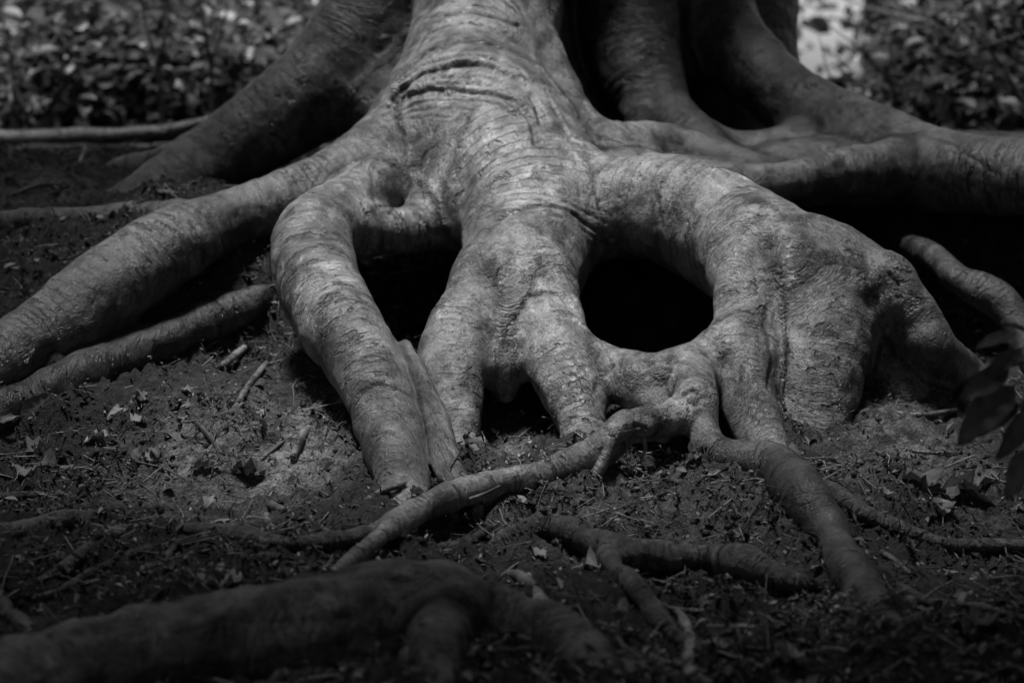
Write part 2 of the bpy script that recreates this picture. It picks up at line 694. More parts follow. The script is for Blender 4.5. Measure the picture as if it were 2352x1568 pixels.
    tone_ = (W * np.array([b.get('tone', 1.0) for b in solid])[:, None]).sum(0)
    rel = V - CAM
    fw = rel[:, 1] * cp + rel[:, 2] * sp
    vpx = 1176.0 + FPX * rel[:, 0] / fw
    vpy = 784.0 - FPX * (rel[:, 2] * cp - rel[:, 1] * sp) / fw
    for item in stain_shade_lines:
        poly, wid = item[0], item[1]
        dep = item[2] if len(item) > 2 else 0.0025
        one = np.zeros(n)
        Q_ = []
        for (px, py) in poly:
            c_ = np.nonzero((np.abs(vpx - px) < 9) & (np.abs(vpy - py) < 9))[0]
            if len(c_):
                Q_.append(V[c_[np.argmin(fw[c_])]])
        for a, b in zip(Q_[:-1], Q_[1:]):
            if np.linalg.norm(a - b) > 0.22:
                continue
            q_ = np.nonzero(((V > np.minimum(a, b) - .03) & (V < np.maximum(a, b) + .03)).all(1))[0]
            Vq = V[q_]
            ab = b - a
            t_ = np.clip(((Vq - a) @ ab) / max(ab @ ab, 1e-9), 0, 1)
            dd = np.linalg.norm(Vq - a - t_[:, None] * ab, axis=1) + 0.3 * wid * vnoise(Vq * 60) + 0.35 * wid * vnoise(Vq * 25)
            one[q_] = np.maximum(one[q_], sstep(wid, wid * 0.3, dd))
        stain = np.maximum(stain, one * (0.75 + 0.5 * vnoise(V * 40)))
        disp -= dep * one
    V = V + Nn * disp[:, None]
    Nn = vert_normals(V, F)
    part = best[F[:, 0]]
    return V, F, part, dict(s=s, crease=crease, junction=junction, stain=np.clip(stain, 0, 1) * 0.85, tone=tone_, single=(W ** 2).sum(0) ** 1.5), Nn, solid


def tube_mesh(name, pts, mat, sides=8, wob=0.12, seed=0.0, n_per=5, cap=True):
    """a bent, slightly knobbly tapering root or twig; pts (m,4)"""
    D = catmull(pts, n_per)
    n = len(D)
    T = np.gradient(D[:, :3], axis=0)
    T /= np.maximum(np.linalg.norm(T, axis=1, keepdims=True), 1e-9)
    up = np.array([0.13, 0.21, 0.97])
    A = np.cross(T, up)
    A /= np.maximum(np.linalg.norm(A, axis=1, keepdims=True), 1e-9)
    B = np.cross(A, T)
    ang = np.linspace(0, 2 * math.pi, sides, endpoint=False)
    dirs = A[:, None] * np.cos(ang)[None, :, None] + B[:, None] * np.sin(ang)[None, :, None]
    base = D[:, None, :3] + dirs * D[:, None, 3:4]
    nz = fbm(base * (0.25 / max(D[:, 3].mean(), 0.003)) + seed, 2)
    V = D[:, None, :3] + dirs * (D[:, 3:4] * (1 + wob * nz))[..., None]
    V = V.reshape(-1, 3)
    F = []
    for i in range(n - 1):
        for j in range(sides):
            j2 = (j + 1) % sides
            F.append((i * sides + j, i * sides + j2, (i + 1) * sides + j2, (i + 1) * sides + j))
    L = np.concatenate([[0], np.cumsum(np.linalg.norm(np.diff(D[:, :3], axis=0), axis=1))])
    s = np.repeat(L, sides) + seed
    if cap:
        V = np.vstack([V, D[0, :3], D[-1, :3]])
        s = np.concatenate([s, [0, L[-1]]])
        c0, c1 = n * sides, n * sides + 1
        for j in range(sides):
            j2 = (j + 1) % sides
            F.append((j2, j, c0))
            F.append(((n - 1) * sides + j, (n - 1) * sides + j2, c1))
    return mesh_from(name, V, F, mat, attrs=dict(s=s, crease=np.zeros(len(V)), tone=np.ones(len(V)), single=np.ones(len(V))))


# ================================================================== THE TREE
def BR(name, part, k, pts, off=0.0, **kw):
    d = dict(name=name, part=part, k=k, pts=path3(pts), off=off)
    d.update(kw)
    return d


G5 = ('g', 0.5)
G3 = ('g', 0.3)
TONES = dict(core=.3, plug=.3, groove_left=.35, groove_mid=.35, groove_far=.35, roof_low=.5, core_right=.3, lobe_left=.38, lobe_right=.23, roof_mid=.5, lobe_far=.42, saddle=.4, side_root=.75, roof=.5, strut=.58, plate_a=.6, plate_b=.6, plate_c=.6, knob=.5, right_dark=.28, left_low=.30, thin_right=.34, long_left=.56, leg=.88, thin_left=.9, leg_strand=.75, arch_outer=.9, skirt=.4, left_back=.55)  # darker bark on lobes; grooves, skirt and outer roots carry painted shade
branches = [
    BR('core', 'trunk', 0.05, [(1250, -420, 1.35, 270), (1250, 100, 1.35, 280), (1250, 420, 1.3, 300)]),
    BR('core_right', 'trunk', 0.08, [(1620, -420, 1.6, 190), (1640, 60, 1.6, 190), (1680, 300, 1.5, 170), (1700, 420, 1.4, 150)]),
    BR('lobe_left', 'root_back_left', 0.10, [(880, -420, 1.05, 120), (872, -150, 1.02, 120), (855, 20, 1.0, 122), (800, 130, .98, 118),
        (715, 215, .95, 108), (610, 290, .92, 96), (500, 365, .88, 84), (400, 430, .82, 78), (310, 475, .76, 66), (220, 520, .7, 60)]),
    BR('lobe_left_fork', 'root_back_left', 0.05, [(480, 345, 1.0, 60), (390, 368, 1.08, 36), (300, 388, 1.12, 30), (225, 408, 1.14, 22), (150, 440, 1.15, 18)]),
    BR('buttress', 'trunk', 0.10, [(1120, -420, .95, 165), (1125, -150, .86, 165), (1122, 0, .78, 170), (1108, 110, .66, 172), (1085, 200, .54, 178), (1070, 290, .42, 182), (1090, 370, .30, 165)]),
    BR('lobe_right', 'trunk', 0.07, [(1440, -420, 1.05, 120), (1440, -100, 1.02, 118), (1445, 60, .98, 112), (1468, 165, .92, 98), (1515, 255, .84, 76), (1580, 325, .74, 58), (1640, 380, .66, 50)]),
    BR('lobe_far', 'root_right', 0.05, [(1590, -420, 1.3, 110), (1600, -120, 1.28, 105), (1640, 30, 1.2, 92), (1710, 130, 1.1, 82), (1800, 215, .98, 80), (1900, 280, .86, 84), (2020, 338, .72, 92),
        (2140, 388, .54, 94), (2250, 402, .42, 90), (2350, 408, .32, 86), (2480, 425, .22, 84), (2650, 465, .1, 84)]),
    BR('saddle', 'root_saddle', 0.07, [(1500, 300, .8, 60), (1600, 335, .74, 48), (1720, 350, .74, 50), (1830, 330, .78, 52), (1920, 300, .84, 64)]),
    BR('side_root', 'root_side', 0.035, [(1220, 140, .58, 74), (1268, 212, .44, 66), (1312, 280, .36, 60), (1380, 330, .35, 53), (1460, 335, .40, 52), (1540, 345, .53, 58), (1640, 375, .5, 52), (1740, 405, .45, 42)]),
    BR('plug', 'root_side', 0.06, [(1330, 425, .62, 75), (1480, 425, .64, 75), (1620, 430, .64, 75), (1770, 430, .60, 70)]),  # hidden filler added to stop light falling into the hollow
    BR('groove_left', 'trunk', 0.10, [(955, -420, 1.08, 100), (950, 0, 1.05, 100), (930, 130, 1.0, 95), (890, 260, .9, 90)]),
    BR('groove_mid', 'trunk', 0.08, [(1310, -420, 1.15, 80), (1315, 0, 1.12, 78), (1320, 150, 1.1, 74)]),
    BR('groove_far', 'trunk', 0.08, [(1545, -420, 1.25, 90), (1550, 0, 1.22, 85), (1580, 120, 1.2, 70)]),
    BR('roof_mid', 'root_side', 0.08, [(1290, 430, .46, 72), (1440, 430, .47, 72), (1590, 435, .46, 72), (1740, 440, .46, 66)]),  # hidden masses added to roof the right hollow and keep it dark
    BR('roof_low', 'root_side', 0.06, [(1290, 440, .14, 62), (1430, 455, .12, 62), (1570, 465, .1, 62), (1700, 500, .1, 60)]),
    BR('roof', 'root_side', 0.08, [(1290, 410, .3, 70), (1420, 425, .3, 72), (1560, 430, .28, 70), (1700, 450, .3, 60)]),
    BR('strut', 'root_strut', 0.06, [(1600, 430, .2, 45), (1720, 425, .28, 44), (1830, 412, .36, 46), (1950, 395, .45, 54), (2070, 385, .52, 62), (2180, 395, .52, 66)]),
    BR('plate_a', 'root_right', 0.08, [(1800, 400, .62, 70), (1950, 400, .66, 78), (2120, 400, .68, 80), (2300, 402, .62, 82), (2450, 405, .55, 82), (2700, 410, .5, 82)]),  # hidden plates added behind the root to shade the hollow below
    BR('plate_b', 'root_right', 0.08, [(1800, 395, .85, 70), (1980, 392, .88, 80), (2200, 390, .88, 82), (2400, 395, .82, 82), (2700, 400, .75, 82)]),
    BR('plate_c', 'root_right', 0.08, [(1780, 390, 1.05, 80), (1980, 385, 1.08, 82), (2200, 385, 1.08, 82), (2400, 388, 1.02, 82), (2700, 392, .98, 82)]),
    BR('dimple', 'root_long_left', 0.03, [(930, 420, .30, 70), (878, 458, .21, 48), (850, 490, .20, 42)]),
    # the long root to the left
    BR('long_left', 'root_long_left', 0.10, [(1010, 290, .42, 130), (880, 375, .28, 105), (770, 425, .2, 82), (680, 458, .14, 70), (580, 488, .08, 66), (480, 520, .0, 74), (380, 574, -.1, 86),
        (280, 642, -.2, 94), (180, 715, -.3, 92), (80, 780, -.38, 80), (-20, 842, -.48, 68), (-150, 920, -.6, 60)]),
    # left leg with its shoulder
    BR('leg', 'root_leg', 0.06, [(860, 425, .18, 62), (790, 480, .02, 72), (722, 540, -.14, 88), (722, 620, -.27, 95), (762, 710, -.43, 95), (822, 800, -.58, 88), (866, 890, -.71, 80), (893, 980, -.82, 74),
        (918, 1070, -.93, 66), (935, 1150, -1.02, 62), (948, 1240, -1.1, 60)]),
    BR('leg_bridge', 'root_bridge', 0.06, [(760, 530, -.08, 62), (850, 535, -.02, 52), (930, 530, .04, 50), (1000, 505, .1, 62), (1060, 450, .16, 80)]),
    BR('leg_strand', 'root_strand', 0.010, [(930, 790, -.56, 18), (950, 855, -.66, 32), (985, 940, -.75, 36), (1014, 1030, -.86, 36), (1038, 1095, -.95, 33), (1075, 1135, -1.02, 24), (1110, 1160, -1.05, 18)]),
    # central root and its two legs
    BR('central', 'root_central', 0.10, [(1090, 300, .36, 185), (1150, 390, .2, 178), (1205, 480, .04, 165), (1214, 560, -.08, 152), (1190, 640, -.2, 134), (1165, 705, -.3, 105)]),
    BR('central_left', 'root_central_left', 0.06, [(1165, 650, -.22, 105), (1100, 730, -.34, 95), (1050, 805, -.44, 86), (1032, 880, -.53, 80), (1040, 950, -.6, 64), (1045, 1020, -.66, 52), (1050, 1100, -.72, 46)]),
    BR('central_right', 'root_central_right', 0.06, [(1210, 650, -.22, 105), (1258, 740, -.36, 84), (1280, 810, -.46, 84), (1310, 880, -.55, 78), (1335, 960, -.64, 60), (1347, 1040, -.72, 52), (1352, 1130, -.8, 48)]),
    BR('crotch', 'root_central', 0.05, [(1185, 700, -.3, 80), (1168, 770, -.38, 62), (1160, 845, -.43, 46), (1160, 900, -.45, 28)]),
    # right arch
    BR('arch', 'root_arch', 0.10, [(1150, 370, .25, 150), (1280, 430, .12, 105), (1400, 475, .02, 105), (1520, 480, -.06, 122), (1640, 520, -.16, 132), (1745, 590, -.28, 132), (1830, 660, -.38, 128)]),
    BR('arch_inner', 'root_arch_inner', 0.07, [(1740, 580, -.3, 110), (1728, 660, -.42, 84), (1714, 740, -.5, 74), (1708, 810, -.57, 78), (1708, 890, -.64, 66), (1738, 965, -.71, 62), (1765, 1035, -.78, 52), (1790, 1110, -.85, 44)]),
    BR('arch_outer', 'root_arch_outer', 0.06, [(1855, 640, -.36, 128), (1878, 720, -.44, 118), (1882, 800, -.5, 114), (1874, 880, -.55, 106), (1866, 960, -.58, 100), (1862, 1060, -.62, 96)]),
    BR('skirt', 'root_arch_outer', 0.08, [(1930, 650, -.30, 112), (1990, 730, -.34, 104), (2040, 820, -.38, 96), (2075, 900, -.41, 90), (2105, 980, -.44, 84)]),
    BR('knob', 'root_knob', 0.06, [(1890, 615, -.36, 92), (1985, 640, -.41, 66), (2045, 630, -.45, 44), (2076, 690, -.46, 54), (2112, 750, -.47, 56), (2158, 810, -.49, 52), (2215, 862, ('g', 1.0), 46), (2290, 905, ('g', .4), 40), (2380, 940, ('g', -.3), 34)]),
    # web at the foot of the arch, the gnarled horn and the thin roots that leave it
    BR('web', 'root_web', 0.05, [(1330, 820, -.48, 50), (1410, 850, -.55, 50), (1490, 885, -.62, 58), (1560, 870, -.63, 55), (1640, 825, -.58, 60)]),
    BR('web_foot', 'root_web', 0.05, [(1490, 885, -.63, 55), (1510, 930, -.68, 45), (1520, 990, -.73, 35)]),
    BR('horn', 'root_horn', 0.035, [(1560, 845, -.62, 45), (1596, 870, -.69, 46), (1602, 915, -.75, 47), (1592, 950, -.78, 42)]),
    BR('knot_a', 'root_horn', 0.012, [(1575, 885, -.73, 20), (1592, 900, -.78, 24)]), BR('knot_b', 'root_horn', 0.012, [(1618, 905, -.74, 22), (1612, 930, -.78, 22)]), BR('knot_c', 'root_thin_left', 0.012, [(1548, 945, -.82, 24), (1540, 965, -.86, 24)]),
    BR('knot_d', 'root_thin_left', 0.012, [(1485, 962, -.88, 22), (1478, 980, -.92, 22)]), BR('knot_e', 'root_thin_left', 0.012, [(1440, 970, -.92, 26), (1425, 985, -.95, 26)]), BR('knot_f', 'root_thin_left', 0.012, [(1400, 1005, -.94, 26), (1396, 1020, -.96, 24)]),
    BR('thin_left', 'root_thin_left', 0.025, [(1600, 915, -.76, 44), (1545, 965, -.82, 38), (1490, 978, -.86, 36), (1435, 985, -.9, 42), (1395, 1025, -.93, 38), (1330, 1062, -.97, 36), (1220, 1095, -1.0, 32),
        (1110, 1118, -1.04, 34), (1010, 1150, ('g', 2.2), 34), (930, 1190, ('g', 2.0), 33), (865, 1235, ('g', 1.9), 29), (805, 1290, ('g', 1.7), 23), (755, 1325, ('g', 1.0), 17), (720, 1350, ('g', -.5), 13)]),
    BR('thin_right', 'root_thin_right', 0.03, [(1598, 930, -.78, 38), (1615, 985, -.83, 34), (1640, 1040, -.88, 44), (1710, 1055, -.93, 45), (1785, 1080, -.98, 50), (1850, 1145, ('g', 1.4), 48), (1900, 1215, ('g', 1.2), 48),
        (1942, 1290, ('g', 1.1), 48), (1990, 1370, ('g', .9), 46), (2045, 1450, ('g', .7), 42), (2110, 1540, ('g', .0), 40)]),
    # more roots at the sides
    BR('left_back', 'root_left_back', 0.04, [(420, 500, .35, 40), (330, 500, .42, 34), (220, 502, .45, 32), (110, 508, .46, 32), (0, 518, .46, 32), (-120, 530, .46, 30)]),
    BR('left_low', 'root_left_low', 0.03, [(730, 600, .22, 32), (650, 650, .1, 32), (570, 698, ('g', .5), 34), (500, 728, ('g', .5), 38), (440, 752, ('g', .45), 42), (340, 795, ('g', .5), 45), (240, 840, ('g', .5), 46), (130, 890, ('g', .5), 48), (20, 940, ('g', .5), 50), (-100, 990, ('g', .4), 50)]),
    BR('right_dark', 'root_right_dark', 0.03, [(2000, 560, .75, 30), (2080, 565, .5, 28), (2150, 592, .22, 27), (2200, 640, .06, 34), (2270, 672, .0, 40), (2322, 720, -.05, 38), (2362, 800, -.12, 32), (2400, 880, -.22, 30)]),
]
CREASES = [
    ('arch_inner', at(1700, 760, -.55), .004, .008, .09), ('leg', at(870, 910, -.8), .003, .008, .09),
]

FOLDS = [([(870, 262), (905, 238), (940, 222), (975, 212), (1020, 209), (1070, 211)], .006, .005), ([(905, 190), (930, 168), (960, 148), (1000, 130), (1050, 121), (1100, 120), (1150, 129), (1195, 150), (1225, 180)], .007, .006), ([(1000, 185), (1060, 180), (1120, 188), (1170, 200), (1210, 225)], .006, .005), ([(850, 300), (900, 270), (960, 262), (1030, 262)], .004, .003), ([(893, 222), (915, 200), (935, 185), (960, 166), (985, 155), (1018, 146), (1050, 141), (1080, 139), (1110, 140), (1145, 149), (1175, 162), (1205, 182), (1228, 205), (1245, 235), (1255, 270)], .016, .015), ([(882, 240), (910, 222), (945, 206), (972, 201), (1000, 199), (1030, 199), (1060, 200), (1095, 203), (1130, 208), (1162, 217), (1190, 228), (1215, 250), (1232, 280), (1240, 320)], .014, .011),  # these grooves also get their shade painted into the bark
         ([(925, 165), (950, 135), (975, 112), (1005, 98), (1030, 90), (1065, 85), (1100, 84), (1135, 90), (1170, 100), (1200, 115), (1230, 140)], .012, .011), ([(945, 110), (965, 75), (1000, 58), (1050, 48), (1100, 48), (1150, 58), (1200, 80)], .006, .004),
         ([(960, 40), (1000, 30), (1040, 25), (1080, 25), (1120, 28), (1160, 36), (1200, 50)], .008, .006), ([(1000, 172), (1040, 167), (1080, 165), (1115, 170), (1150, 180)], .007, .005), ([(920, 245), (950, 230), (990, 221), (1030, 219), (1075, 221), (1120, 228), (1160, 240), (1200, 260)], .007, .005), ([(880, 275), (930, 250), (1000, 240), (1080, 245)], .005, .003),
         ([(1081, 537), (1110, 515), (1151, 494), (1190, 477), (1226, 467), (1265, 464), (1301, 472), (1335, 490), (1361, 512), (1385, 540), (1401, 567)], .007, .006), ([(1151, 510), (1226, 484), (1290, 488), (1345, 520), (1390, 565)], .004, .004), ([(1240, 452), (1310, 458), (1365, 490), (1400, 530)], .004, .004),
         ([(1168, 735), (1181, 717), (1200, 690), (1226, 672), (1256, 666), (1286, 667), (1316, 692)], .010, .007), ([(901, 487), (915, 472), (931, 466), (950, 472), (966, 487), (985, 515), (995, 540)], .008, .007), ([(701, 442), (735, 430), (771, 424), (800, 432), (821, 447), (851, 487)], .006, .006),
         ([(1395, 840), (1385, 865), (1380, 890)], .012, .006), ([(1775, 690), (1768, 740), (1772, 790), (1782, 840), (1780, 880)], .009, .004), ([(790, 830), (840, 800), (890, 790)], .003, .003), ([(830, 915), (865, 895), (905, 915)], .005, .004), ([(850, 1000), (880, 985), (920, 1000)], .004, .003),
         ([(700, 700), (745, 680), (800, 672)], .003, .003), ([(1650, 720), (1690, 705), (1740, 712)], .003, .003), ([(1560, 905), (1590, 890), (1615, 905), (1600, 925), (1575, 915)], .006, .006), ([(1440, 975), (1470, 968), (1490, 985), (1480, 1000)], .006, .006),
         ([(1480, 835), (1530, 820), (1600, 830), (1650, 860)], .007, .003), ([(2040, 625), (2055, 650), (2050, 680)], .007, .005), ([(2060, 690), (2100, 670), (2130, 690)], .005, .004), ([(1260, 200), (1300, 270), (1320, 310)], .006, .006), ([(1690, 385), (1720, 400), (1760, 415)], .007, .006)]
STAIN_SHADES = [([(1375, 440), (1380, 470), (1395, 500)], .006), ([(1500, 430), (1508, 480), (1518, 530)], .007), ([(1540, 410), (1540, 450), (1542, 485)], .006), ([(1585, 455), (1580, 475)], .007),
          ([(1335, 432), (1337, 446)], .008), ([(1788, 540), (1790, 590), (1794, 640), (1792, 680)], .006), ([(1842, 570), (1848, 610), (1840, 640)], .008),
          ([(865, 370), (862, 420), (872, 470)], .012), ([(895, 345), (872, 365), (866, 400)], .006), ([(990, 330), (965, 350), (955, 385)], .006), ([(1060, 345), (1040, 370)], .004),  # first two put the dimple cleft's shade into the colour
          ([(480, 455), (465, 480), (470, 500)], .009), ([(440, 500), (450, 520)], .008), ([(610, 470), (615, 500)], .006), ([(150, 600), (190, 640), (220, 690)], .005), ([(205, 565), (250, 590), (275, 620)], .004),
          ([(2090, 300), (2180, 330), (2250, 370), (2290, 410)], .007), ([(2018, 370), (2020, 400)], .006), ([(1165, 760), (1180, 715), (1240, 680)], .012), ([(1690, 660), (1760, 640), (1850, 630), (1960, 605)], .004),
          ([(1035, 840), (1025, 855)], .010), ([(950, 950), (1000, 930), (1040, 905)], .005)]
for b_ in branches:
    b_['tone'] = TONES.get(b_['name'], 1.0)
tree = empty('beech_tree', (0.1, 1.3, 0.35))
tag(tree, 'old beech tree with bare grey arching roots sprawling over the bank', 'tree')
V, F, part, attrs, Nn, solid = grow(branches, 0.0062, zmin=-0.35, zmax=1.45, creases=CREASES, stain_shade_lines=STAIN_SHADES + FOLDS)
print('tree mesh', len(V), len(F), round(time.time() - T0, 1))
PART_LABEL = {
    'trunk': 'fluted trunk base with folded bark',
    'root_back_left': 'thick dark root sloping down to the left behind', 'root_right': 'long root running off to the right edge, with hidden plates added behind',
    'root_saddle': 'low dark saddle between trunk and right root', 'root_side': 'small winding side root above the arch, with hidden masses added behind', 'root_strut': 'straight root joining the arch to the right root',
    'root_long_left': 'long root snaking down to the left edge', 'root_leg': 'leg-like root with bent knee left of the hollow', 'root_bridge': 'bridge over the left hollow',
    'root_strand': 'thin strand pressed against the leg-like root', 'root_central': 'broad pale central root', 'root_central_left': 'left foot of the central root', 'root_central_right': 'right foot of the central root',
    'root_arch': 'smooth shoulder arching over the right hollow', 'root_arch_inner': 'inner foot of the arch', 'root_arch_outer': 'broad outer foot of the arch', 'root_knob': 'dark ridge below the knob',
    'root_web': 'web below the right hollow', 'root_horn': 'gnarled horn with scars', 'root_thin_left': 'thin bent root crossing the feet to the left', 'root_thin_right': 'thin root reaching to the lower right',
    'root_left_back': 'low pale root behind at left edge', 'root_left_low': 'scaly low root at left edge', 'root_right_dark': 'knobbly dark root in the hollow at right'}
part_names = []
for b_ in solid:
    if b_['part'] not in part_names:
        part_names.append(b_['part'])
pidx = np.array([part_names.index(b_['part']) for b_ in solid])[part]
tree_mw = Matrix.Translation(tree.location)
tree_roots = {}
for i, pn in enumerate(part_names):
    f = F[pidx == i]
    if not len(f):
        continue
    u = np.unique(f)
    mp = np.full(len(V), -1)
    mp[u] = np.arange(len(u))
    nm = 'trunk' if pn == 'trunk' else 'root'
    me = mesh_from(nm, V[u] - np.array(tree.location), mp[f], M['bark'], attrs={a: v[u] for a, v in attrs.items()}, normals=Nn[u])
    o = link(bpy.data.objects.new(nm, me), tree)
    o['label'] = PART_LABEL[pn]
    tree_roots[pn] = o

# ------------------------------------------------------------------ ground
BG_N, BG_LO, BG_S = 400, -2.4, 0.012


def contact_bank():
    """earth piled where roots enter the soil, from the roots' own footprint"""
    sel = np.abs(V[:, 2] - ground_z(V[:, 0], V[:, 1])) < 0.03
    ix = ((V[sel, 0] - BG_LO) / BG_S).astype(int)
    iy = ((V[sel, 1] - BG_LO) / BG_S).astype(int)
    ok = (ix > 3) & (iy > 3) & (ix < BG_N - 4) & (iy < BG_N - 4)
    H = np.zeros((BG_N, BG_N))
    H[ix[ok], iy[ok]] = 1.0
    for _ in range(5):
        for ax_ in (0, 1):
            H = (np.roll(H, 1, ax_) + H + np.roll(H, -1, ax_)) / 3 if _ < 3 else (np.roll(H, 2, ax_) + H + np.roll(H, -2, ax_)) / 3
    return np.clip(H * 2.2, 0, 1)


BANK = contact_bank()


def bank_z(x, y):
    ix = np.clip(((np.asarray(x) - BG_LO) / BG_S).astype(int), 0, BG_N - 1)
    iy = np.clip(((np.asarray(y) - BG_LO) / BG_S).astype(int), 0, BG_N - 1)
    return BANK[ix, iy] * (0.024 + 0.012 * vnoise(np.stack([np.asarray(x) * 9, np.asarray(y) * 9, np.asarray(x) * 0], -1)))


def build_ground():
    # one sheet: fine grid in front of the lens, widening rings to the horizon
    xs = np.concatenate([-np.geomspace(1.9, 120, 40)[::-1], np.arange(-1.89, 1.9, 0.012), np.geomspace(1.91, 120, 40)])
    ys = np.concatenate([-np.geomspace(2.35, 60, 30)[::-1], np.arange(-2.34, 1.6, 0.012), np.geomspace(1.61, 140, 60)])
    X, Y = np.meshgrid(xs, ys, indexing='ij')
    Z = ground_z(X, Y)
    P = np.stack([X, Y, np.zeros_like(X)], -1)
    near = np.exp(-(np.maximum(np.abs(X) - 1.9, 0) / 0.5) ** 2) * np.exp(-(np.maximum(np.abs(Y + 0.4) - 2.0, 0) / 0.5) ** 2)
    sandy = np.zeros_like(X)
    for px, py, r, a in SANDY:
        c = gp(px, py)
        rr = r * dist_of(c) / FPX
        sandy = np.maximum(sandy, a * np.exp(-((X - c[0]) / rr) ** 2 - ((Y - c[1]) / (rr * 1.9)) ** 2))
    rough = 1 - 0.6 * np.clip(sandy, 0, 1)
    Z = Z + near * rough * (0.022 * fbm(P * 12, 3) + 0.026 * (np.abs(fbm(P * 34, 3)) - .42))
    Z = Z + bank_z(X, Y)
    nx, ny = X.shape
    I = np.arange(nx * ny).reshape(nx, ny)
    Fq = np.stack([I[:-1, :-1], I[1:, :-1], I[1:, 1:], I[:-1, 1:]], -1).reshape(-1, 4)
    Vg = np.stack([X, Y, Z], -1).reshape(-1, 3)
    me = mesh_from('ground', Vg, Fq, M['soil'], attrs=dict(sandy=sandy.ravel()))
    o = link(bpy.data.objects.new('ground', me))
    tag(o, kind='structure')
    return o


SANDY = [(660, 1060, 150, 1.0), (450, 1060, 170, .7), (520, 1120, 200, .5), (1150, 1050, 60, .8), (1480, 1130, 160, .45), (1300, 1180, 150, .4), (2080, 1020, 160, .6), (2200, 1080, 150, .5), (1970, 1080, 120, .4),
         (120, 440, 160, .6), (1480, 790, 90, .35), (1060, 970, 80, .5), (2250, 1180, 120, .3), (1700, 1180, 200, .25), (600, 960, 120, .4)]
build_ground()


# ------------------------------------------------------------------ more materials
def leaf_material(name, lo, hi, trans=0.35, rough=0.5, power=1.0):
    m, t, b, o = new_mat(name)
    N = NB(t)
    P = N.geo('Position')
    tone = N.attr('tone')
    rnd = N.n('ShaderNodeObjectInfo').outputs['Random']
    f = N.math('FRACT', N.math('ADD', N.math('MULTIPLY', rnd, 7.13), tone))
    c = N.math('MULTIPLY_ADD', N.math('POWER', f, power), hi - lo, lo)
    c = N.math('MULTIPLY', c, N.ramp(N.noise(P, 70, 4, 0.65), [(0.3, 0.6), (0.7, 1.25)]))
    v = N.attr('vein')
    c = N.mix(N.math('MULTIPLY', v, 0.6), c, N.math('MULTIPLY', c, 1.5))
    N.link(c, b.inputs['Base Color'])
    b.inputs['Roughness'].default_value = rough
    b.inputs['Specular IOR Level'].default_value = 0.4
    if trans > 0:
        tr = N.n('ShaderNodeBsdfTranslucent')
        N.link(c, tr.inputs['Color'])
        mx = N.n('ShaderNodeMixShader')
        mx.inputs[0].default_value = trans
        N.link(b.outputs[0], mx.inputs[1])
        N.link(tr.outputs[0], mx.inputs[2])
        N.link(mx.outputs[0], o.inputs['Surface'])
    return m


M['leaf'] = leaf_material('green_leaf', 0.012, 0.115, 0.45, 0.45, 1.6)
M['leaf_dark'] = leaf_material('dark_leaf', 0.05, 0.11, 0.3, 0.5)  # dark leaf for crowns and saplings
M['dead'] = leaf_material('dead_leaf', 0.05, 0.16, 0.15, 0.7)
M['dead_pale'] = leaf_material('pale_dead_leaf', 0.16, 0.30, 0.15, 0.7)
M['litter'] = leaf_material('litter_chips', 0.010, 0.30, 0.0, 0.6, 3.0)
M['twig'] = bark_material('twig_bark', 0.45, 0.6, 0.5)
M['twig_pale'] = bark_material('pale_twig_bark', 0.75, 0.6, 0.3)
M['trunk_bark'] = bark_material('forest_trunk_bark', 0.14, 1.0, 0.6)


# ------------------------------------------------------------------ forest trees and the unseen crown overhead that shapes the light
SD = np.array(sdir)
GAP_T = np.array([-0.05, 0.0, 0.30])  # foot of the opening cut through the crowns for the light pool


def leaf_cloud(C, size, rnd, flat=0.6, asp=0.34):
    """two-triangle folded leaf sprays at centres C; returns V,F,tone"""
    n = len(C)
    up = rnd.normal(size=(n, 3)) * flat + np.array([0, 0, 1])
    up /= np.linalg.norm(up, axis=1, keepdims=True)
    a = rnd.normal(size=(n, 3))
    a -= (a * up).sum(1, keepdims=True) * up
    a /= np.linalg.norm(a, axis=1, keepdims=True)
    b = np.cross(up, a)
    sz = size * rnd.uniform(0.6, 1.3, (n, 1))
    wd = sz * asp
    fold = rnd.uniform(0.0, 0.5, (n, 1)) * wd
    base = C - a * sz * 0.5
    tip = C + a * sz * 0.5 - up * sz * 0.12
    q1 = C - a * sz * 0.12
    q2 = C + a * sz * 0.2
    V_ = np.stack([base, q1 + b * wd + up * fold, q2 + b * wd * 0.85 + up * fold, tip, q2 - b * wd * 0.85 + up * fold, q1 - b * wd + up * fold], 1).reshape(-1, 3)
    k = np.arange(n)[:, None] * 6
    F_ = np.concatenate([k + np.array([[0, 5, 4, 3]]), k + np.array([[0, 3, 2, 1]])])
    tone = np.repeat(rnd.random(n), 6)
    return V_, F_, tone


def crown_points(c, rad, n, rnd, clumps=26):
    """clumped points in an ellipsoid crown"""
    cc = rnd.normal(size=(clumps, 3))
    cc /= np.linalg.norm(cc, axis=1, keepdims=True)
    cc *= rnd.uniform(0.45, 1.0, (clumps, 1)) ** 0.6
    w_ = rnd.integers(0, clumps, n)
    p = cc[w_] + rnd.normal(size=(n, 3)) * 0.17
    return np.asarray(c) + p * np.asarray(rad)


def drop_gap(C, r0, grow_=0.10):  # clears leaves along the sun's path so a pool of light falls
    d = C - GAP_T
    h = d @ SD
    perp = np.linalg.norm(d - h[:, None] * SD, axis=1)
    lim = r0 + grow_ * np.maximum(h, 0) + 0.35 * vnoise(C * 0.8)
    return C[perp > lim]


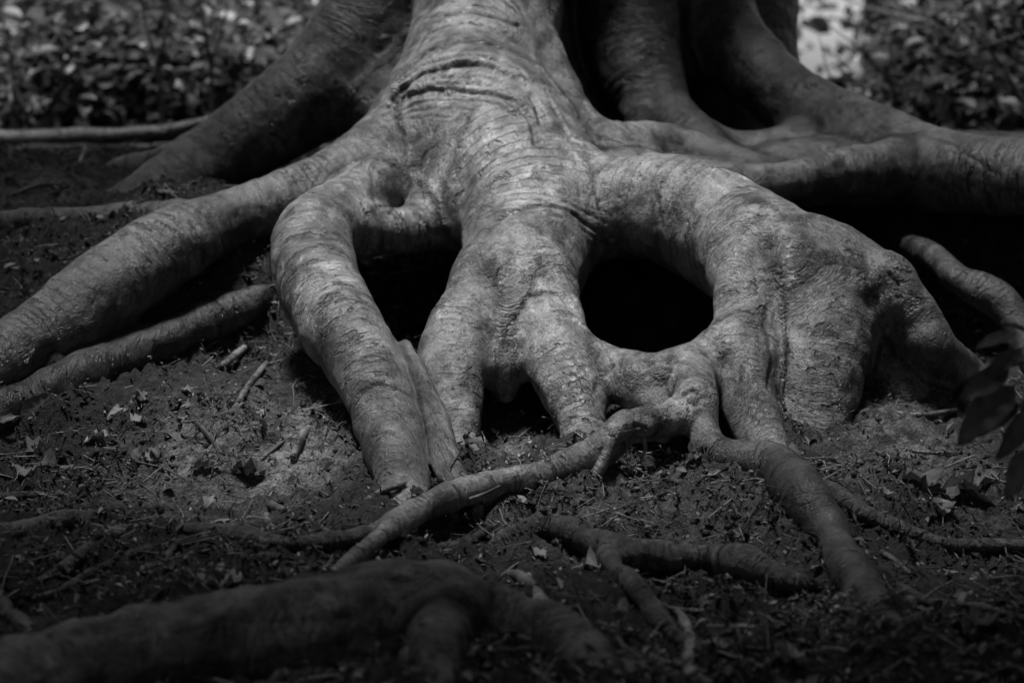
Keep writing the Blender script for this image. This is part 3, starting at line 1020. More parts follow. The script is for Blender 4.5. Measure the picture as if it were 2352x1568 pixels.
def forest_tree(x, y, r, h, crown_c, crown_r, n, label, seed, mat='leaf_dark', size=0.3, gap=None):
    rnd = np.random.default_rng(seed)
    z = float(ground_z(x, y))
    t = empty('forest_tree', (x, y, z))
    tag(t, label, 'tree', 'trees of the wood around')
    lean = rnd.uniform(-0.25, 0.25, 2)
    pts = [(0, 0, -0.25, r * 1.7), (0, 0, 0.12, r * 1.25), (lean[0] * .1, lean[1] * .1, 0.8, r), (lean[0] * .5, lean[1] * .5, h * .5, r * .8), (lean[0], lean[1], h, r * .35)]
    link(bpy.data.objects.new('trunk', tube_mesh('trunk', np.array(pts), M['trunk_bark'], 12, 0.10, seed, 6)), t)
    C = crown_points((crown_c[0] - x, crown_c[1] - y, crown_c[2] - z), crown_r, n, rnd)
    if gap:
        C = drop_gap(C + np.array([x, y, z]), gap) - np.array([x, y, z])
    for q in range(4):
        a = C[rnd.integers(0, len(C))]
        hh = rnd.uniform(.45, .8)
        b0 = np.array([lean[0] * hh, lean[1] * hh, h * hh])
        link(bpy.data.objects.new('limb', tube_mesh('limb', np.array([(*b0, r * .35), (*((a + b0) / 2 + [0, 0, .3]), r * .22), (*a, r * .08)]), M['trunk_bark'], 7, 0.1, seed + q, 5)), t)
    V_, F_, tone = leaf_cloud(C, size, rnd)
    o = link(bpy.data.objects.new('crown', mesh_from('crown', V_, F_, M[mat], attrs=dict(tone=tone, vein=np.zeros(len(V_))), smooth=False)), t)
    o['kind'] = 'stuff'
    return t


# unseen trunk and crown of the beech, bent and opened to shape the light
rndc = np.random.default_rng(3)
tl = np.array(tree.location)
up_pts = np.array([(0.12, 0.0, 0.95, .50), (0.14, 0.0, 1.3, .46), (0.15, 0.15, 2.2, .42), (0.2, .75, 4.5, .36), (0.25, 1.9, 8.0, .25), (0.2, 2.6, 10.0, .12)])
link(bpy.data.objects.new('upper_trunk', tube_mesh('upper_trunk', up_pts, M['bark'], 20, 0.06, 2.0, 8)), tree)
Cc = crown_points((0.0, -1.8, 6.8), (4.6, 3.6, 2.0), 5200, rndc, 60)
Cc = drop_gap(Cc + tl, 0.70, 0.03) - tl
for q in range(9):
    a = Cc[rndc.integers(0, len(Cc))]
    hh_ = rndc.uniform(3.2, 7)
    b0 = np.array([.2, np.interp(hh_, [2.2, 4.5, 8], [.15, .75, 1.9]), hh_])
    link(bpy.data.objects.new('limb', tube_mesh('limb', np.array([(*b0, .15), (*((a + b0) / 2 + [0, 0, .4]), .10), (*a, .03)]), M['bark'], 8, 0.1, q, 6)), tree)
V_, F_, tone = leaf_cloud(Cc, 0.34, rndc)
o = link(bpy.data.objects.new('crown', mesh_from('crown', V_, F_, M['leaf_dark'], attrs=dict(tone=tone, vein=np.zeros(len(V_))), smooth=False)), tree)
o['kind'] = 'stuff'

# the two slim trunks seen at the top right, and trees added around to hold off side light
def px_x(px, y):
    return (px - 1176.0) / FPX * (y - CAM[1])


forest_tree(px_x(1765, 8.5), 8.5, .11, 9, (px_x(1765, 8.5), 9.5, 8.5), (1.6, 1.6, 1.4), 350, 'slim dark trunk rising left of the bright gap at upper right', 21)
forest_tree(px_x(1995, 11.0), 11.0, .085, 9, (px_x(1995, 11.0) + .5, 12, 8.5), (1.6, 1.6, 1.4), 350, 'slim dark trunk rising right of the bright gap at upper right', 22)
RING = [(-6.5, -1.5), (-7.5, 4.0), (6.5, -1.0), (7.8, 4.5), (-4.5, -7.0), (0.8, -8.5), (5.2, -6.5), (-11, 10), (11, 11), (-3.5, 15), (-9, -6), (9, -6)]
WHERE = ['left of the roots', 'behind the bushes at far left', 'right of the roots', 'behind the bushes at far right', 'behind the viewer to the left', 'behind the viewer', 'behind the viewer to the right',
         'deep in the wood at left', 'deep in the wood at right', 'deep in the wood behind the left bushes', 'far behind the viewer to the left', 'far behind the viewer to the right']
for i, ((x, y), wh) in enumerate(zip(RING, WHERE)):
    forest_tree(x, y, .16 + .03 * (i % 3), 9, (x * .88, y * .88, 5.2) if y < 3 else (x * 1.1, y, 7.5), (3.4, 3.4, 3.6) if y < 3 else (2.2, 2.2, 1.6), 2300 if y < 3 else 500, 'forest tree added ' + wh, 40 + i, size=0.36, gap=1.3)

# undergrowth closing the view, and an unseen ring added to block horizon light
def undergrowth():
    rnd = np.random.default_rng(8)
    C = []
    for i in range(30000):
        a = rnd.uniform(0, 2 * math.pi)
        rr = rnd.uniform(9.5, 15)
        x, y = rr * math.sin(a), rr * math.cos(a) + 0.5
        if y > 6 and abs(x) < 8:
            continue
        z = rnd.uniform(0, 1) ** 1.2 * 5.0
        C.append((x, y, z))
        if len(C) >= 9000:
            break
    C = np.array(C)
    C[:, 2] += ground_z(C[:, 0], C[:, 1])
    V1, F1, t1 = leaf_cloud(C, 0.4, rnd, 1.2)
    # visible backdrop: smaller leaves, an opening where the sky comes through
    n = 15000
    y = rnd.uniform(12, 22, n)
    px = rnd.uniform(-500, 2850, n)
    x = (px - 1176) / FPX * (y - CAM[1])
    zz = ground_z(x, y)
    z = zz + rnd.uniform(0, 1, n) ** 1.3 * 4.5
    hole = np.exp(-((px - 1880) / 85) ** 2) * 0.80
    keep = rnd.random(n) > hole * 0.97
    C2 = np.stack([x, y, z], 1)[keep]
    V2, F2, t2 = leaf_cloud(C2, 0.2, rnd, 0.9)
    Vv = np.vstack([V1, V2])
    Ff = np.vstack([F1, F2 + len(V1)])
    o = link(bpy.data.objects.new('undergrowth', mesh_from('undergrowth', Vv, Ff, M['leaf'], attrs=dict(tone=np.concatenate([t1, t2]), vein=np.zeros(len(Vv))), smooth=False)))
    tag(o, 'blurred leafy undergrowth closing the wood behind the bushes, plus an unseen ring added around', 'undergrowth', kind='stuff')


undergrowth()


# ------------------------------------------------------------------ leaves
def leaf_mesh(name, mat, length, width, fold=0.25, curl=0.4, twist=0.0, wav=0.1, teeth=True, seed=0, stalk=0.25):
    """ovate leaf with midrib fold, curl along its length and a stalk"""
    rnd = np.random.default_rng(seed)
    rows = 8
    V_, F_, vein = [], [], []
    for i in range(rows + 1):
        t = i / rows
        wq = width * 0.5 * (math.sin(math.pi * t ** 0.85) ** 0.8 if 0 < t < 1 else 0.02)
        a = curl * t * t
        yy = length * (t - curl * curl * t ** 3 * 0.18)
        zz = -length * a * t * 0.5
        for j, sx in enumerate((-1, -0.5, 0, 0.5, 1)):
            ww = wq * abs(sx)
            tw = twist * t
            xx = sx * wq
            z2 = zz + fold * ww + wav * width * 0.12 * math.sin(i * 2.4 + sx * 2 + seed) + rnd.normal() * wav * width * 0.03
            V_.append((xx * math.cos(tw) - z2 * math.sin(tw) * .5, yy + (0.04 * length * (i % 2) if abs(sx) == 1 and teeth else 0), z2 + xx * math.sin(tw)))
            vein.append(1.0 if sx == 0 else (0.25 if i % 2 else 0.0))
    for i in range(rows):
        for j in range(4):
            F_.append((i * 5 + j, i * 5 + j + 1, (i + 1) * 5 + j + 1, (i + 1) * 5 + j))
    b = len(V_)
    sw = length * 0.012
    V_ += [(-sw, 0, 0), (sw, 0, 0), (sw, -length * stalk, length * .03), (-sw, -length * stalk, length * .03)]
    vein += [1] * 4
    F_.append((b, b + 3, b + 2, b + 1))
    return mesh_from(name, V_, F_, mat, attrs=dict(vein=vein, tone=np.full(len(V_), rnd.random())))


GREEN = [leaf_mesh('leaf', M['leaf'], 1.0, .58 + .05 * (i % 3), .18 + .06 * i % .3, .2 + .12 * i, .1 * (i - 2), .5, True, i) for i in range(6)]
DEAD = [leaf_mesh('fallen_leaf', M['dead'], 1.0, .55 + .07 * (i % 3), .35 + .1 * i % .5, .5 + .25 * i, .25 * (i - 3), 1.9, False, 20 + i) for i in range(7)]
PALE = [leaf_mesh('fallen_leaf', M['dead_pale'], 1.0, .5 + .07 * (i % 3), .3, .9 + .35 * i, .6 * (i - 2), 2.2, False, 40 + i) for i in range(4)]


# ------------------------------------------------------------------ shrubs behind
def shrub(x, y, rad, h, nleaf, nparts, label, seed, size=0.09, loc='bushes behind the roots'):
    rnd = np.random.default_rng(seed)
    z = float(ground_z(x, y))
    t = empty('shrub', (x, y, z))
    tag(t, label, 'shrub', loc)
    tips = []
    for q in range(6):
        a = rnd.uniform(0, 2 * math.pi)
        e = np.array([math.cos(a) * rad * rnd.uniform(.3, .9), math.sin(a) * rad * rnd.uniform(.3, .9), h * rnd.uniform(.6, 1)])
        m_ = e * np.array([.35, .35, .5]) + rnd.normal(size=3) * .05
        st = link(bpy.data.objects.new('stem', tube_mesh('stem', np.array([(rnd.normal() * .06, rnd.normal() * .06, -.05, .016), (*m_, .012), (*e, .005)]), M['twig'], 6, 0.1, seed + q, 5)), t)
        tips.append((m_, e))
        for k in range(2):
            u = rnd.uniform(.2, .9)
            p0 = m_ * (1 - u) + e * u
            p1 = p0 + np.array([rnd.normal() * .35, rnd.normal() * .35, rnd.uniform(0, .3)])
            link(bpy.data.objects.new('branch', tube_mesh('branch', np.array([(*p0, .005), (*((p0 + p1) / 2 + rnd.normal(size=3) * .03), .004), (*p1, .002)]), M['twig'], 5, 0.1, seed + q, 3)), st)
    # leaves in loose tiers
    ra, th = rad * np.sqrt(rnd.random(nleaf)), rnd.uniform(0, 2 * math.pi, nleaf)
    C = np.stack([ra * np.cos(th), ra * np.sin(th), rnd.uniform(.04, 1, nleaf) ** .8 * h * (1.05 - .35 * (ra / rad) ** 2)], 1)
    tier = np.round(C[:, 2] / .13) * .13
    C[:, 2] = C[:, 2] * .35 + tier * .65 + .05 * vnoise(C * 3)
    front = np.argsort(C[:, 1] + 0.9 * C[:, 2])        # those that face the camera and stand low enough to be in view
    for k in front[:nparts]:
        o = bpy.data.objects.new('leaf', GREEN[rnd.integers(0, 6)])
        sz = size * rnd.uniform(.7, 1.6)
        o.scale = (sz, sz, sz)
        o.location = C[k]
        o.rotation_euler = (rnd.normal() * .45 - .2, rnd.normal() * .45, rnd.uniform(0, 6.3))
        link(o, t)
    rest = C[front[nparts:]]
    V_, F_, tone = leaf_cloud(rest, size * 1.1, rnd, .5)
    o = link(bpy.data.objects.new('foliage', mesh_from('foliage', V_, F_, M['leaf'], attrs=dict(tone=tone, vein=np.zeros(len(V_))), smooth=False)), t)
    o['kind'] = 'stuff'
    return t


SHRUBS = [(60, 4.6, .75, 0.78, 'bush at the far left edge behind the fallen log'), (260, 5.3, .8, 0.84, 'bush behind the fallen log left of its two thin stems'), (400, 4.9, .7, 0.74, 'bush with thin upright stems behind the fallen log'),
          (560, 5.5, .8, 0.87, 'bush beside the dark sloping root at upper left'), (690, 6.4, .8, 0.93, 'bush close to the left side of the trunk'), (150, 7.5, 1.0, 1.44, 'taller bush further back at upper left'),
          (480, 8.2, 1.0, 1.52, 'taller bush further back left of the trunk'),
          (2190, 5.6, .55, 0.74, 'bush just right of the bright gap at upper right'), (2320, 4.6, .7, 0.74, 'bush behind the long right root'), (2380, 5.2, .8, 0.84, 'bush at the far right edge'),
          (2280, 7.6, .8, 1.44, 'taller bush further back at upper right'), (1930, 6.6, .35, 0.30, 'low bush below the bright gap at upper right'), (2010, 4.0, .4, 0.28, 'low bush above the bend of the right root'), (1530, 8.8, .8, 1.04, 'bush seen between trunk and slim tree at top right')]
for i, (px, y, rad, h, lab) in enumerate(SHRUBS):
    shrub(px_x(px, y), y, rad, h, int(1500 * rad * h / .9), 85, 'leafy ' + lab, 100 + i)


def slim_sapling(paths, nl, label, seed):
    rnd = np.random.default_rng(seed)
    P0 = path3(paths[0])
    t = empty('slim_sapling', P0[0, :3])
    tag(t, label, 'sapling', 'slim saplings in front of the bushes')
    for q, pp in enumerate(paths):
        Q3 = path3(pp)
        Q3[:, :3] -= P0[0, :3]
        link(bpy.data.objects.new('stem', tube_mesh('stem', Q3, M['twig'], 6, .1, seed + q, 6)), t)
        Dq = catmull(Q3, 8)
        for k in range(nl):
            p = Dq[rnd.integers(len(Dq) // 3, len(Dq)), :3] + rnd.normal(size=3) * np.array([.10, .08, .04])
            o = bpy.data.objects.new('leaf', GREEN[rnd.integers(0, 6)])
            sz = rnd.uniform(.06, .11)
            o.scale = (sz, sz, sz)
            o.location = p
            o.rotation_euler = (rnd.normal() * .4, rnd.normal() * .4, rnd.uniform(0, 6.3))
            link(o, t)


slim_sapling([[(372, 300, 3.6, 7), (370, 235, 3.6, 6), (362, 150, 3.6, 5), (335, 60, 3.6, 4), (318, -40, 3.6, 3)], [(368, 130, 3.6, 4), (385, 60, 3.6, 3), (392, -20, 3.6, 2)]], 12, 'slim dark forked sapling behind the fallen log, left of two', 61)
slim_sapling([[(487, 290, 3.7, 6), (486, 230, 3.7, 5), (484, 150, 3.7, 5), (470, 70, 3.7, 4), (455, -30, 3.7, 3)], [(485, 140, 3.7, 3), (510, 70, 3.7, 3), (530, -20, 3.7, 2)]], 12, 'slim dark forked sapling behind the fallen log, right of two', 62)
slim_sapling([[(2420, 330, 3.4, 6), (2352, 235, 3.4, 5), (2300, 150, 3.4, 4), (2240, 85, 3.4, 3), (2180, 50, 3.4, 2)], [(2330, 200, 3.4, 3), (2260, 165, 3.4, 3), (2180, 150, 3.4, 2)]], 14, 'slim sapling arching in over the bushes at upper right', 63)

# ------------------------------------------------------------------ fallen log at the left
def tubeobj(name, pts, mat, sides=9, wob=.14, seed=0.0, n_per=6, parent=None, origin=None):
    """tube whose object origin sits at its first point (or relative to its parent)"""
    P3 = np.array(pts, float)
    if parent is not None:
        o0 = np.array(parent.location) if parent.parent is None else np.array(parent.parent.location)
    else:
        o0 = P3[0, :3].copy()
    Q3 = P3.copy()
    Q3[:, :3] -= o0
    o = bpy.data.objects.new(name, tube_mesh(name, Q3, mat, sides, wob, seed, n_per))
    link(o, parent)
    if parent is None:
        o.location = o0
    return o


log = tubeobj('fallen_log', path3([(-120, 322, 3.1, 26), (40, 322, 3.1, 25), (180, 318, 3.15, 24), (300, 312, 3.2, 21), (380, 303, 3.25, 17), (450, 285, 3.3, 12), (520, 262, 3.35, 7)]), M['trunk_bark'], 14, .2, 3)
tag(log, 'dark fallen log lying behind the roots at the left edge', 'log')

# ------------------------------------------------------------------ roots on the ground in front
fr = [BR('body', 'root_body', 0.06, [(-60, 1650, ('g', .0), 105), (120, 1565, ('g', .1), 115), (330, 1512, ('g', .2), 120), (560, 1476, ('g', .25), 122), (780, 1440, ('g', .3), 124), (960, 1415, ('g', .3), 118), (1100, 1432, ('g', .2), 100), (1240, 1475, ('g', .0), 84), (1350, 1535, ('g', -.3), 70)]),
      BR('ridge', 'root_body', 0.04, [(420, 1420, ('g', 1.5), 42), (560, 1402, ('g', 1.6), 46), (700, 1376, ('g', 1.7), 46), (860, 1352, ('g', 1.7), 44), (1000, 1345, ('g', 1.6), 40)]),
      BR('branch', 'root_branch', 0.05, [(1015, 1385, ('g', .9), 62), (1012, 1450, ('g', .6), 54), (1005, 1530, ('g', .5), 50), (995, 1620, ('g', .2), 46), (985, 1700, ('g', -.2), 44)])]
p0 = fr[0]['pts'][4][:3]
fore = empty('surface_root', (p0[0], p0[1], float(ground_z(p0[0], p0[1]))))
tag(fore, 'thick dark root lying across the bottom of the picture with a stub hanging forward', 'root')
Vf, Ff, pf, af, Nf, sf = grow(fr, 0.006, lump=0.013, ring_amp=.003, seed=31.0, stain_shade_lines=[([(400, 1440), (520, 1415), (650, 1418), (800, 1410), (900, 1390)], .004)])
for pn_ in ('root_body', 'root_branch'):
    br = dict(part=pn_)
    f = Ff[np.isin(pf, [q_ for q_, b_ in enumerate(sf) if b_['part'] == pn_])]
    u = np.unique(f)
    mp = np.full(len(Vf), -1)
    mp[u] = np.arange(len(u))
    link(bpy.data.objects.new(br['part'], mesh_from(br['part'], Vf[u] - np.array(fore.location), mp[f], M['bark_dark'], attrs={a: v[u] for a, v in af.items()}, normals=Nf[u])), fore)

g = lambda h: ('g', h)
SURF = [
    ([(1075, 1290, g(-.3), 14), (1125, 1262, g(.5), 24), (1180, 1224, g(1), 30), (1250, 1208, g(1.1), 32), (1320, 1230, g(1), 34), (1410, 1268, g(1), 36), (1510, 1285, g(1), 37), (1620, 1305, g(.9), 36), (1730, 1328, g(.8), 35), (1840, 1352, g(.5), 30), (1930, 1350, g(.1), 16), (1990, 1362, g(-.6), 12)],
     'bent dark root lying in front of the tree, right of centre', 'bark_dark', 12),
    ([(1395, 1285, g(.9), 24), (1440, 1345, g(.8), 26), (1500, 1410, g(.7), 25), (1570, 1462, g(.7), 23), (1660, 1510, g(.6), 22), (1760, 1560, g(.5), 20), (1860, 1620, g(.2), 18)], 'dark root slanting from the bent root to the bottom edge', 'bark_dark', 10),
    ([(1165, 1318, g(.2), 10), (1195, 1325, g(.9), 15), (1225, 1350, g(1), 17), (1250, 1400, g(1), 18), (1290, 1450, g(.9), 18), (1325, 1500, g(.6), 16), (1365, 1540, g(-.4), 12)], 'pale knotty root curling down right of the thick front root', 'twig_pale', 9),
    ([(1540, 1398, g(.6), 8), (1565, 1415, g(1.2), 12), (1582, 1470, g(1.2), 13), (1578, 1530, g(1), 12), (1560, 1600, g(.2), 12)], 'short pale root standing up at the bottom, right of centre', 'twig_pale', 8),
    ([(1425, 1305, g(3), 6), (1480, 1360, g(3), 6), (1540, 1398, g(2), 6), (1620, 1402, g(1), 5)], 'wiry rootlet beside the slanting root at the bottom', 'twig_pale', 6),
    ([(915, 1190, g(1), 20), (850, 1222, g(.9), 22), (770, 1248, g(.8), 23), (690, 1254, g(.8), 22), (600, 1240, g(.8), 22), (500, 1226, g(.8), 20), (400, 1218, g(.8), 18), (300, 1216, g(1.1), 18), (245, 1240, g(1.2), 17), (190, 1280, g(1), 16), (130, 1315, g(.8), 13), (60, 1345, g(.2), 9)],
     'long thin root winding along the ground to the left, lowest of three', 'bark_dark', 9),
    ([(-60, 1195, g(.6), 15), (70, 1182, g(.6), 16), (200, 1172, g(.7), 18), (300, 1180, g(.7), 18), (400, 1196, g(.6), 16), (500, 1212, g(.4), 14), (600, 1216, g(-.2), 10)], 'thin root at the left edge, uppermost of three', 'bark_dark', 9),
    ([(-60, 1232, g(.7), 26), (60, 1215, g(.7), 26), (150, 1205, g(.6), 25), (230, 1212, g(.3), 20), (300, 1235, g(-.5), 16)], 'thick short root at the left edge, middle of three', 'bark_dark', 10),
    ([(-20, 1340, g(1), 15), (12, 1400, g(.9), 16), (50, 1450, g(.9), 16), (100, 1500, g(.9), 15), (150, 1560, g(.8), 14), (200, 1630, g(.4), 13)], 'thin root bending down in the bottom left corner', 'bark_dark', 9),
    ([(1815, 1060, g(.6), 24), (1870, 1120, g(.9), 27), (1950, 1165, g(.8), 25), (2040, 1208, g(.7), 22), (2130, 1240, g(.6), 18), (2230, 1252, g(.5), 14), (2400, 1252, g(.3), 11)], 'dark root running right from the foot of the arch to the edge', 'bark_dark', 9),
    ([(640, 1246, g(.8), 13), (560, 1228, g(1), 13), (480, 1232, g(1.1), 13), (400, 1252, g(1.1), 12), (310, 1272, g(1), 12), (220, 1310, g(.9), 11), (150, 1350, g(.6), 9), (90, 1372, g(.2), 7)], 'crooked thin root below the lowest left root', 'bark_dark', 8),
    ([(905, 1262, g(.4), 12), (830, 1290, g(1), 12), (740, 1296, g(1), 12), (640, 1280, g(1), 11), (560, 1285, g(.8), 10), (480, 1310, g(.2), 8)], 'crooked thin root behind the thick front root', 'bark_dark', 8),
    ([(330, 1150, g(.3), 9), (260, 1140, g(1), 10), (170, 1150, g(1), 10), (80, 1140, g(1), 10), (-30, 1150, g(.6), 9)], 'wiry root above the three roots at the left edge', 'bark_dark', 7),
    ([(1110, 1225, g(.4), 10), (1060, 1250, g(1), 11), (1000, 1262, g(1), 11), (930, 1290, g(.8), 10), (880, 1330, g(.3), 8)], 'short crooked root under the thin crossing root', 'bark_dark', 8),
    ([(1960, 1330, g(.3), 11), (2050, 1345, g(1), 12), (2140, 1380, g(1), 11), (2240, 1390, g(1), 10), (2370, 1420, g(.6), 9)], 'crooked thin root at the lower right edge', 'bark_dark', 8),
    ([(240, 1270, g(.3), 8), (180, 1262, g(.8), 8), (110, 1275, g(.5), 6), (60, 1290, g(0), 5)], 'short thin rootlet beside the lowest left root', 'bark_dark', 7),
]
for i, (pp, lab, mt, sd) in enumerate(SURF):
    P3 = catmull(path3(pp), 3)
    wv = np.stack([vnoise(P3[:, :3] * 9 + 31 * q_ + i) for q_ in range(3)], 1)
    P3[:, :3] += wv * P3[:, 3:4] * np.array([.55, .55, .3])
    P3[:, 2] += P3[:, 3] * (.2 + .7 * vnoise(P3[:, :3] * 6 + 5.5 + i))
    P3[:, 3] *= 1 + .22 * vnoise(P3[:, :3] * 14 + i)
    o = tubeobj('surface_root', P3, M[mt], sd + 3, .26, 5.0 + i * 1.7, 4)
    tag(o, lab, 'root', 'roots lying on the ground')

# rootlets that hang from the tree's own roots
RL = [('root_thin_left', [(1402, 1000, -.96, 19), (1392, 1040, -.98, 17), (1375, 1080, -1.0, 15), (1350, 1112, -1.01, 17), (1336, 1104, -1.02, 6)], 'twig_pale', 8), ('root_thin_left', [(1360, 1105, -1.0, 12), (1362, 1130, -1.01, 6), (1350, 1160, -1.02, 3)], 'twig', 6),
      ('root_thin_left', [(1435, 1000, -.95, 4), (1440, 1040, -.97, 4), (1448, 1085, -.98, 3)], 'twig_pale', 5), ('root_thin_left', [(1475, 1000, -.92, 7), (1482, 1030, -.93, 5), (1470, 1065, -.94, 4)], 'twig_pale', 5),
      ('root_thin_left', [(1088, 1130, -1.06, 22), (1090, 1180, -1.08, 20), (1085, 1230, -1.09, 19), (1080, 1280, -1.1, 18)], 'bark_dark', 8),
      ('root_thin_left', [(1065, 1150, -1.12, 4), (1110, 1135, -1.14, 4), (1150, 1115, -1.14, 3)], 'twig_pale', 5), ('root_thin_right', [(1780, 1110, -1.03, 4), (1740, 1100, -1.04, 4), (1705, 1105, -1.05, 3)], 'twig_pale', 5),
      ('root_thin_right', [(1690, 1085, -.98, 5), (1685, 1170, -1.0, 4), (1690, 1255, -1.02, 3)], 'twig_pale', 5), ('root_thin_right', [(1672, 1085, -.98, 4), (1676, 1160, -1.0, 3), (1672, 1230, -1.02, 3)], 'twig', 5),
      ('root_leg', [(800, 905, -.6, 8), (770, 930, -.58, 6), (740, 955, -.56, 4)], 'twig', 5), ('root_long_left', [(430, 690, -.02, 5), (440, 740, -.02, 4), (425, 790, -.03, 3)], 'twig', 5),
      ('root_long_left', [(330, 640, -.1, 5), (345, 700, -.1, 4), (335, 740, -.1, 3)], 'twig', 5), ('root_arch_inner', [(1800, 870, -.66, 7), (1795, 910, -.67, 5), (1805, 945, -.68, 4)], 'twig', 5)]
for i, (pn, pp, mt, sd) in enumerate(RL):
    tubeobj('rootlet', path3(pp), M[mt], sd, .15, 2.2 * i, 5, parent=tree_roots[pn])

# ------------------------------------------------------------------ twigs
TW = [([(558, 1088), (640, 1022), (720, 965), (772, 905)], 4, 'twig', 'long thin dark twig reaching from the pale soil up to the leg-like root'), ([(440, 955), (480, 1000), (512, 1052)], 7, 'twig', 'short crooked twig on the soil left of the pale patch'),
      ([(700, 985), (685, 1020), (672, 1056)], 11, 'twig_pale', 'stubby pale root end sticking out beside the leg-like root'), ([(508, 838), (570, 792), (650, 748)], 10, 'twig_pale', 'pale straight stick in the dark bank, upper of two'),
      ([(535, 948), (565, 893), (612, 840)], 9, 'twig_pale', 'pale forked stick in the dark bank, lower of two'), ([(295, 1052), (375, 1075), (425, 1108)], 3, 'twig', 'fine twig lying at the left of the pale soil'),
      ([(1808, 1006), (1850, 1002), (1902, 998)], 7, 'twig', 'short dark stick right of the arch foot'), ([(2055, 945), (2120, 953), (2195, 948)], 8, 'twig', 'dark straight stick on the ground below the knob root'),
      ([(2090, 1030), (2140, 1040), (2210, 1044)], 5, 'twig', 'thin dark stick below the straight stick at right'), ([(2025, 1262), (2060, 1290), (2090, 1325)], 7, 'twig', 'crooked twig below the dark root at right'),
      ([(612, 1150), (660, 1175), (720, 1200)], 12, 'twig', 'split piece of dark bark in front of the pale soil'), ([(612, 1180), (618, 1205), (622, 1215)], 9, 'twig_pale', 'tiny pale stump below the split bark'),
      ([(365, 1290), (385, 1275), (402, 1262)], 11, 'bark_dark', 'short dark root stub at lower left'), ([(1880, 1060), (1960, 1100), (2040, 1090)], 3, 'twig', 'fine bent twig right of the arch foot'),
      ([(2330, 1150), (2352, 1170), (2390, 1190)], 6, 'twig', 'dark stick at the right edge'), ([(1440, 1065), (1520, 1090), (1590, 1085)], 3, 'twig_pale', 'fine pale twig under the gnarled horn'),
      ([(1700, 1200), (1760, 1185), (1800, 1200)], 3, 'twig', 'fine twig on the bank left of the lower right root'), ([(880, 1300), (950, 1280), (1030, 1285)], 3, 'twig', 'fine twig above the thick front root'),
      ([(430, 1330), (500, 1345), (540, 1370)], 4, 'twig', 'thin twig above the thick front root at left'), ([(1600, 1540), (1680, 1500), (1760, 1480)], 4, 'twig', 'thin twig at the bottom right of centre'),
      ([(2080, 1400), (2140, 1360), (2190, 1340)], 4, 'twig', 'thin twig at lower right'), ([(30, 445), (90, 425), (150, 430)], 5, 'twig', 'dark twig on the pale ground behind the left roots'), ([(160, 420), (180, 380), (195, 345)], 5, 'twig_pale', 'pale twig standing near the fallen log')]
for i, (pp, r_, mt, lab) in enumerate(TW):
    P3 = path3([(px, py, ('g', .9), r_ * (1 - .35 * k / len(pp))) for k, (px, py) in enumerate(pp)])
    P3[0, 2] -= .004
    P3[-1, 2] += .006
    tag(tubeobj('twig', P3, M[mt], 7, .2, 9 + i, 5), lab, 'twig', 'twigs on the forest floor')
o = tubeobj('twig', path3([(815, 1178, ('g', .6), 10), (865, 1134, ('g', 4), 9), (915, 1115, ('g', 8), 7), (958, 1107, ('g', 11), 4)]), M['twig'], 8, .15, 3, 6)
tag(o, 'dark twig leaning against the foot of the leg-like root', 'twig', 'twigs on the forest floor')
o = tubeobj('twig', path3([(444, 1205, ('g', 0), 4), (448, 1160, ('g', 14), 3), (452, 1125, ('g', 30), 2)]), M['twig'], 5, .1, 3, 4)
tag(o, 'thin upright stick above the left ground roots', 'twig', 'twigs on the forest floor')


# ------------------------------------------------------------------ fallen leaves
def put_leaf(px, py, len_px, rot, kind, label, k=0, lift=.006, group='fallen leaves'):
    p = gp(px, py, 0)
    sz = len_px * dist_of(p) / FPX
    o = bpy.data.objects.new('fallen_leaf', (PALE if kind == 'p' else DEAD)[k % (4 if kind == 'p' else 7)])
    o.location = (p[0], p[1], float(ground_z(p[0], p[1])) + lift + .08 * sz)
    o.rotation_euler = rot
    o.scale = (sz, sz, sz)
    COL.objects.link(o)
    tag(o, label, 'leaf', group)
    return o


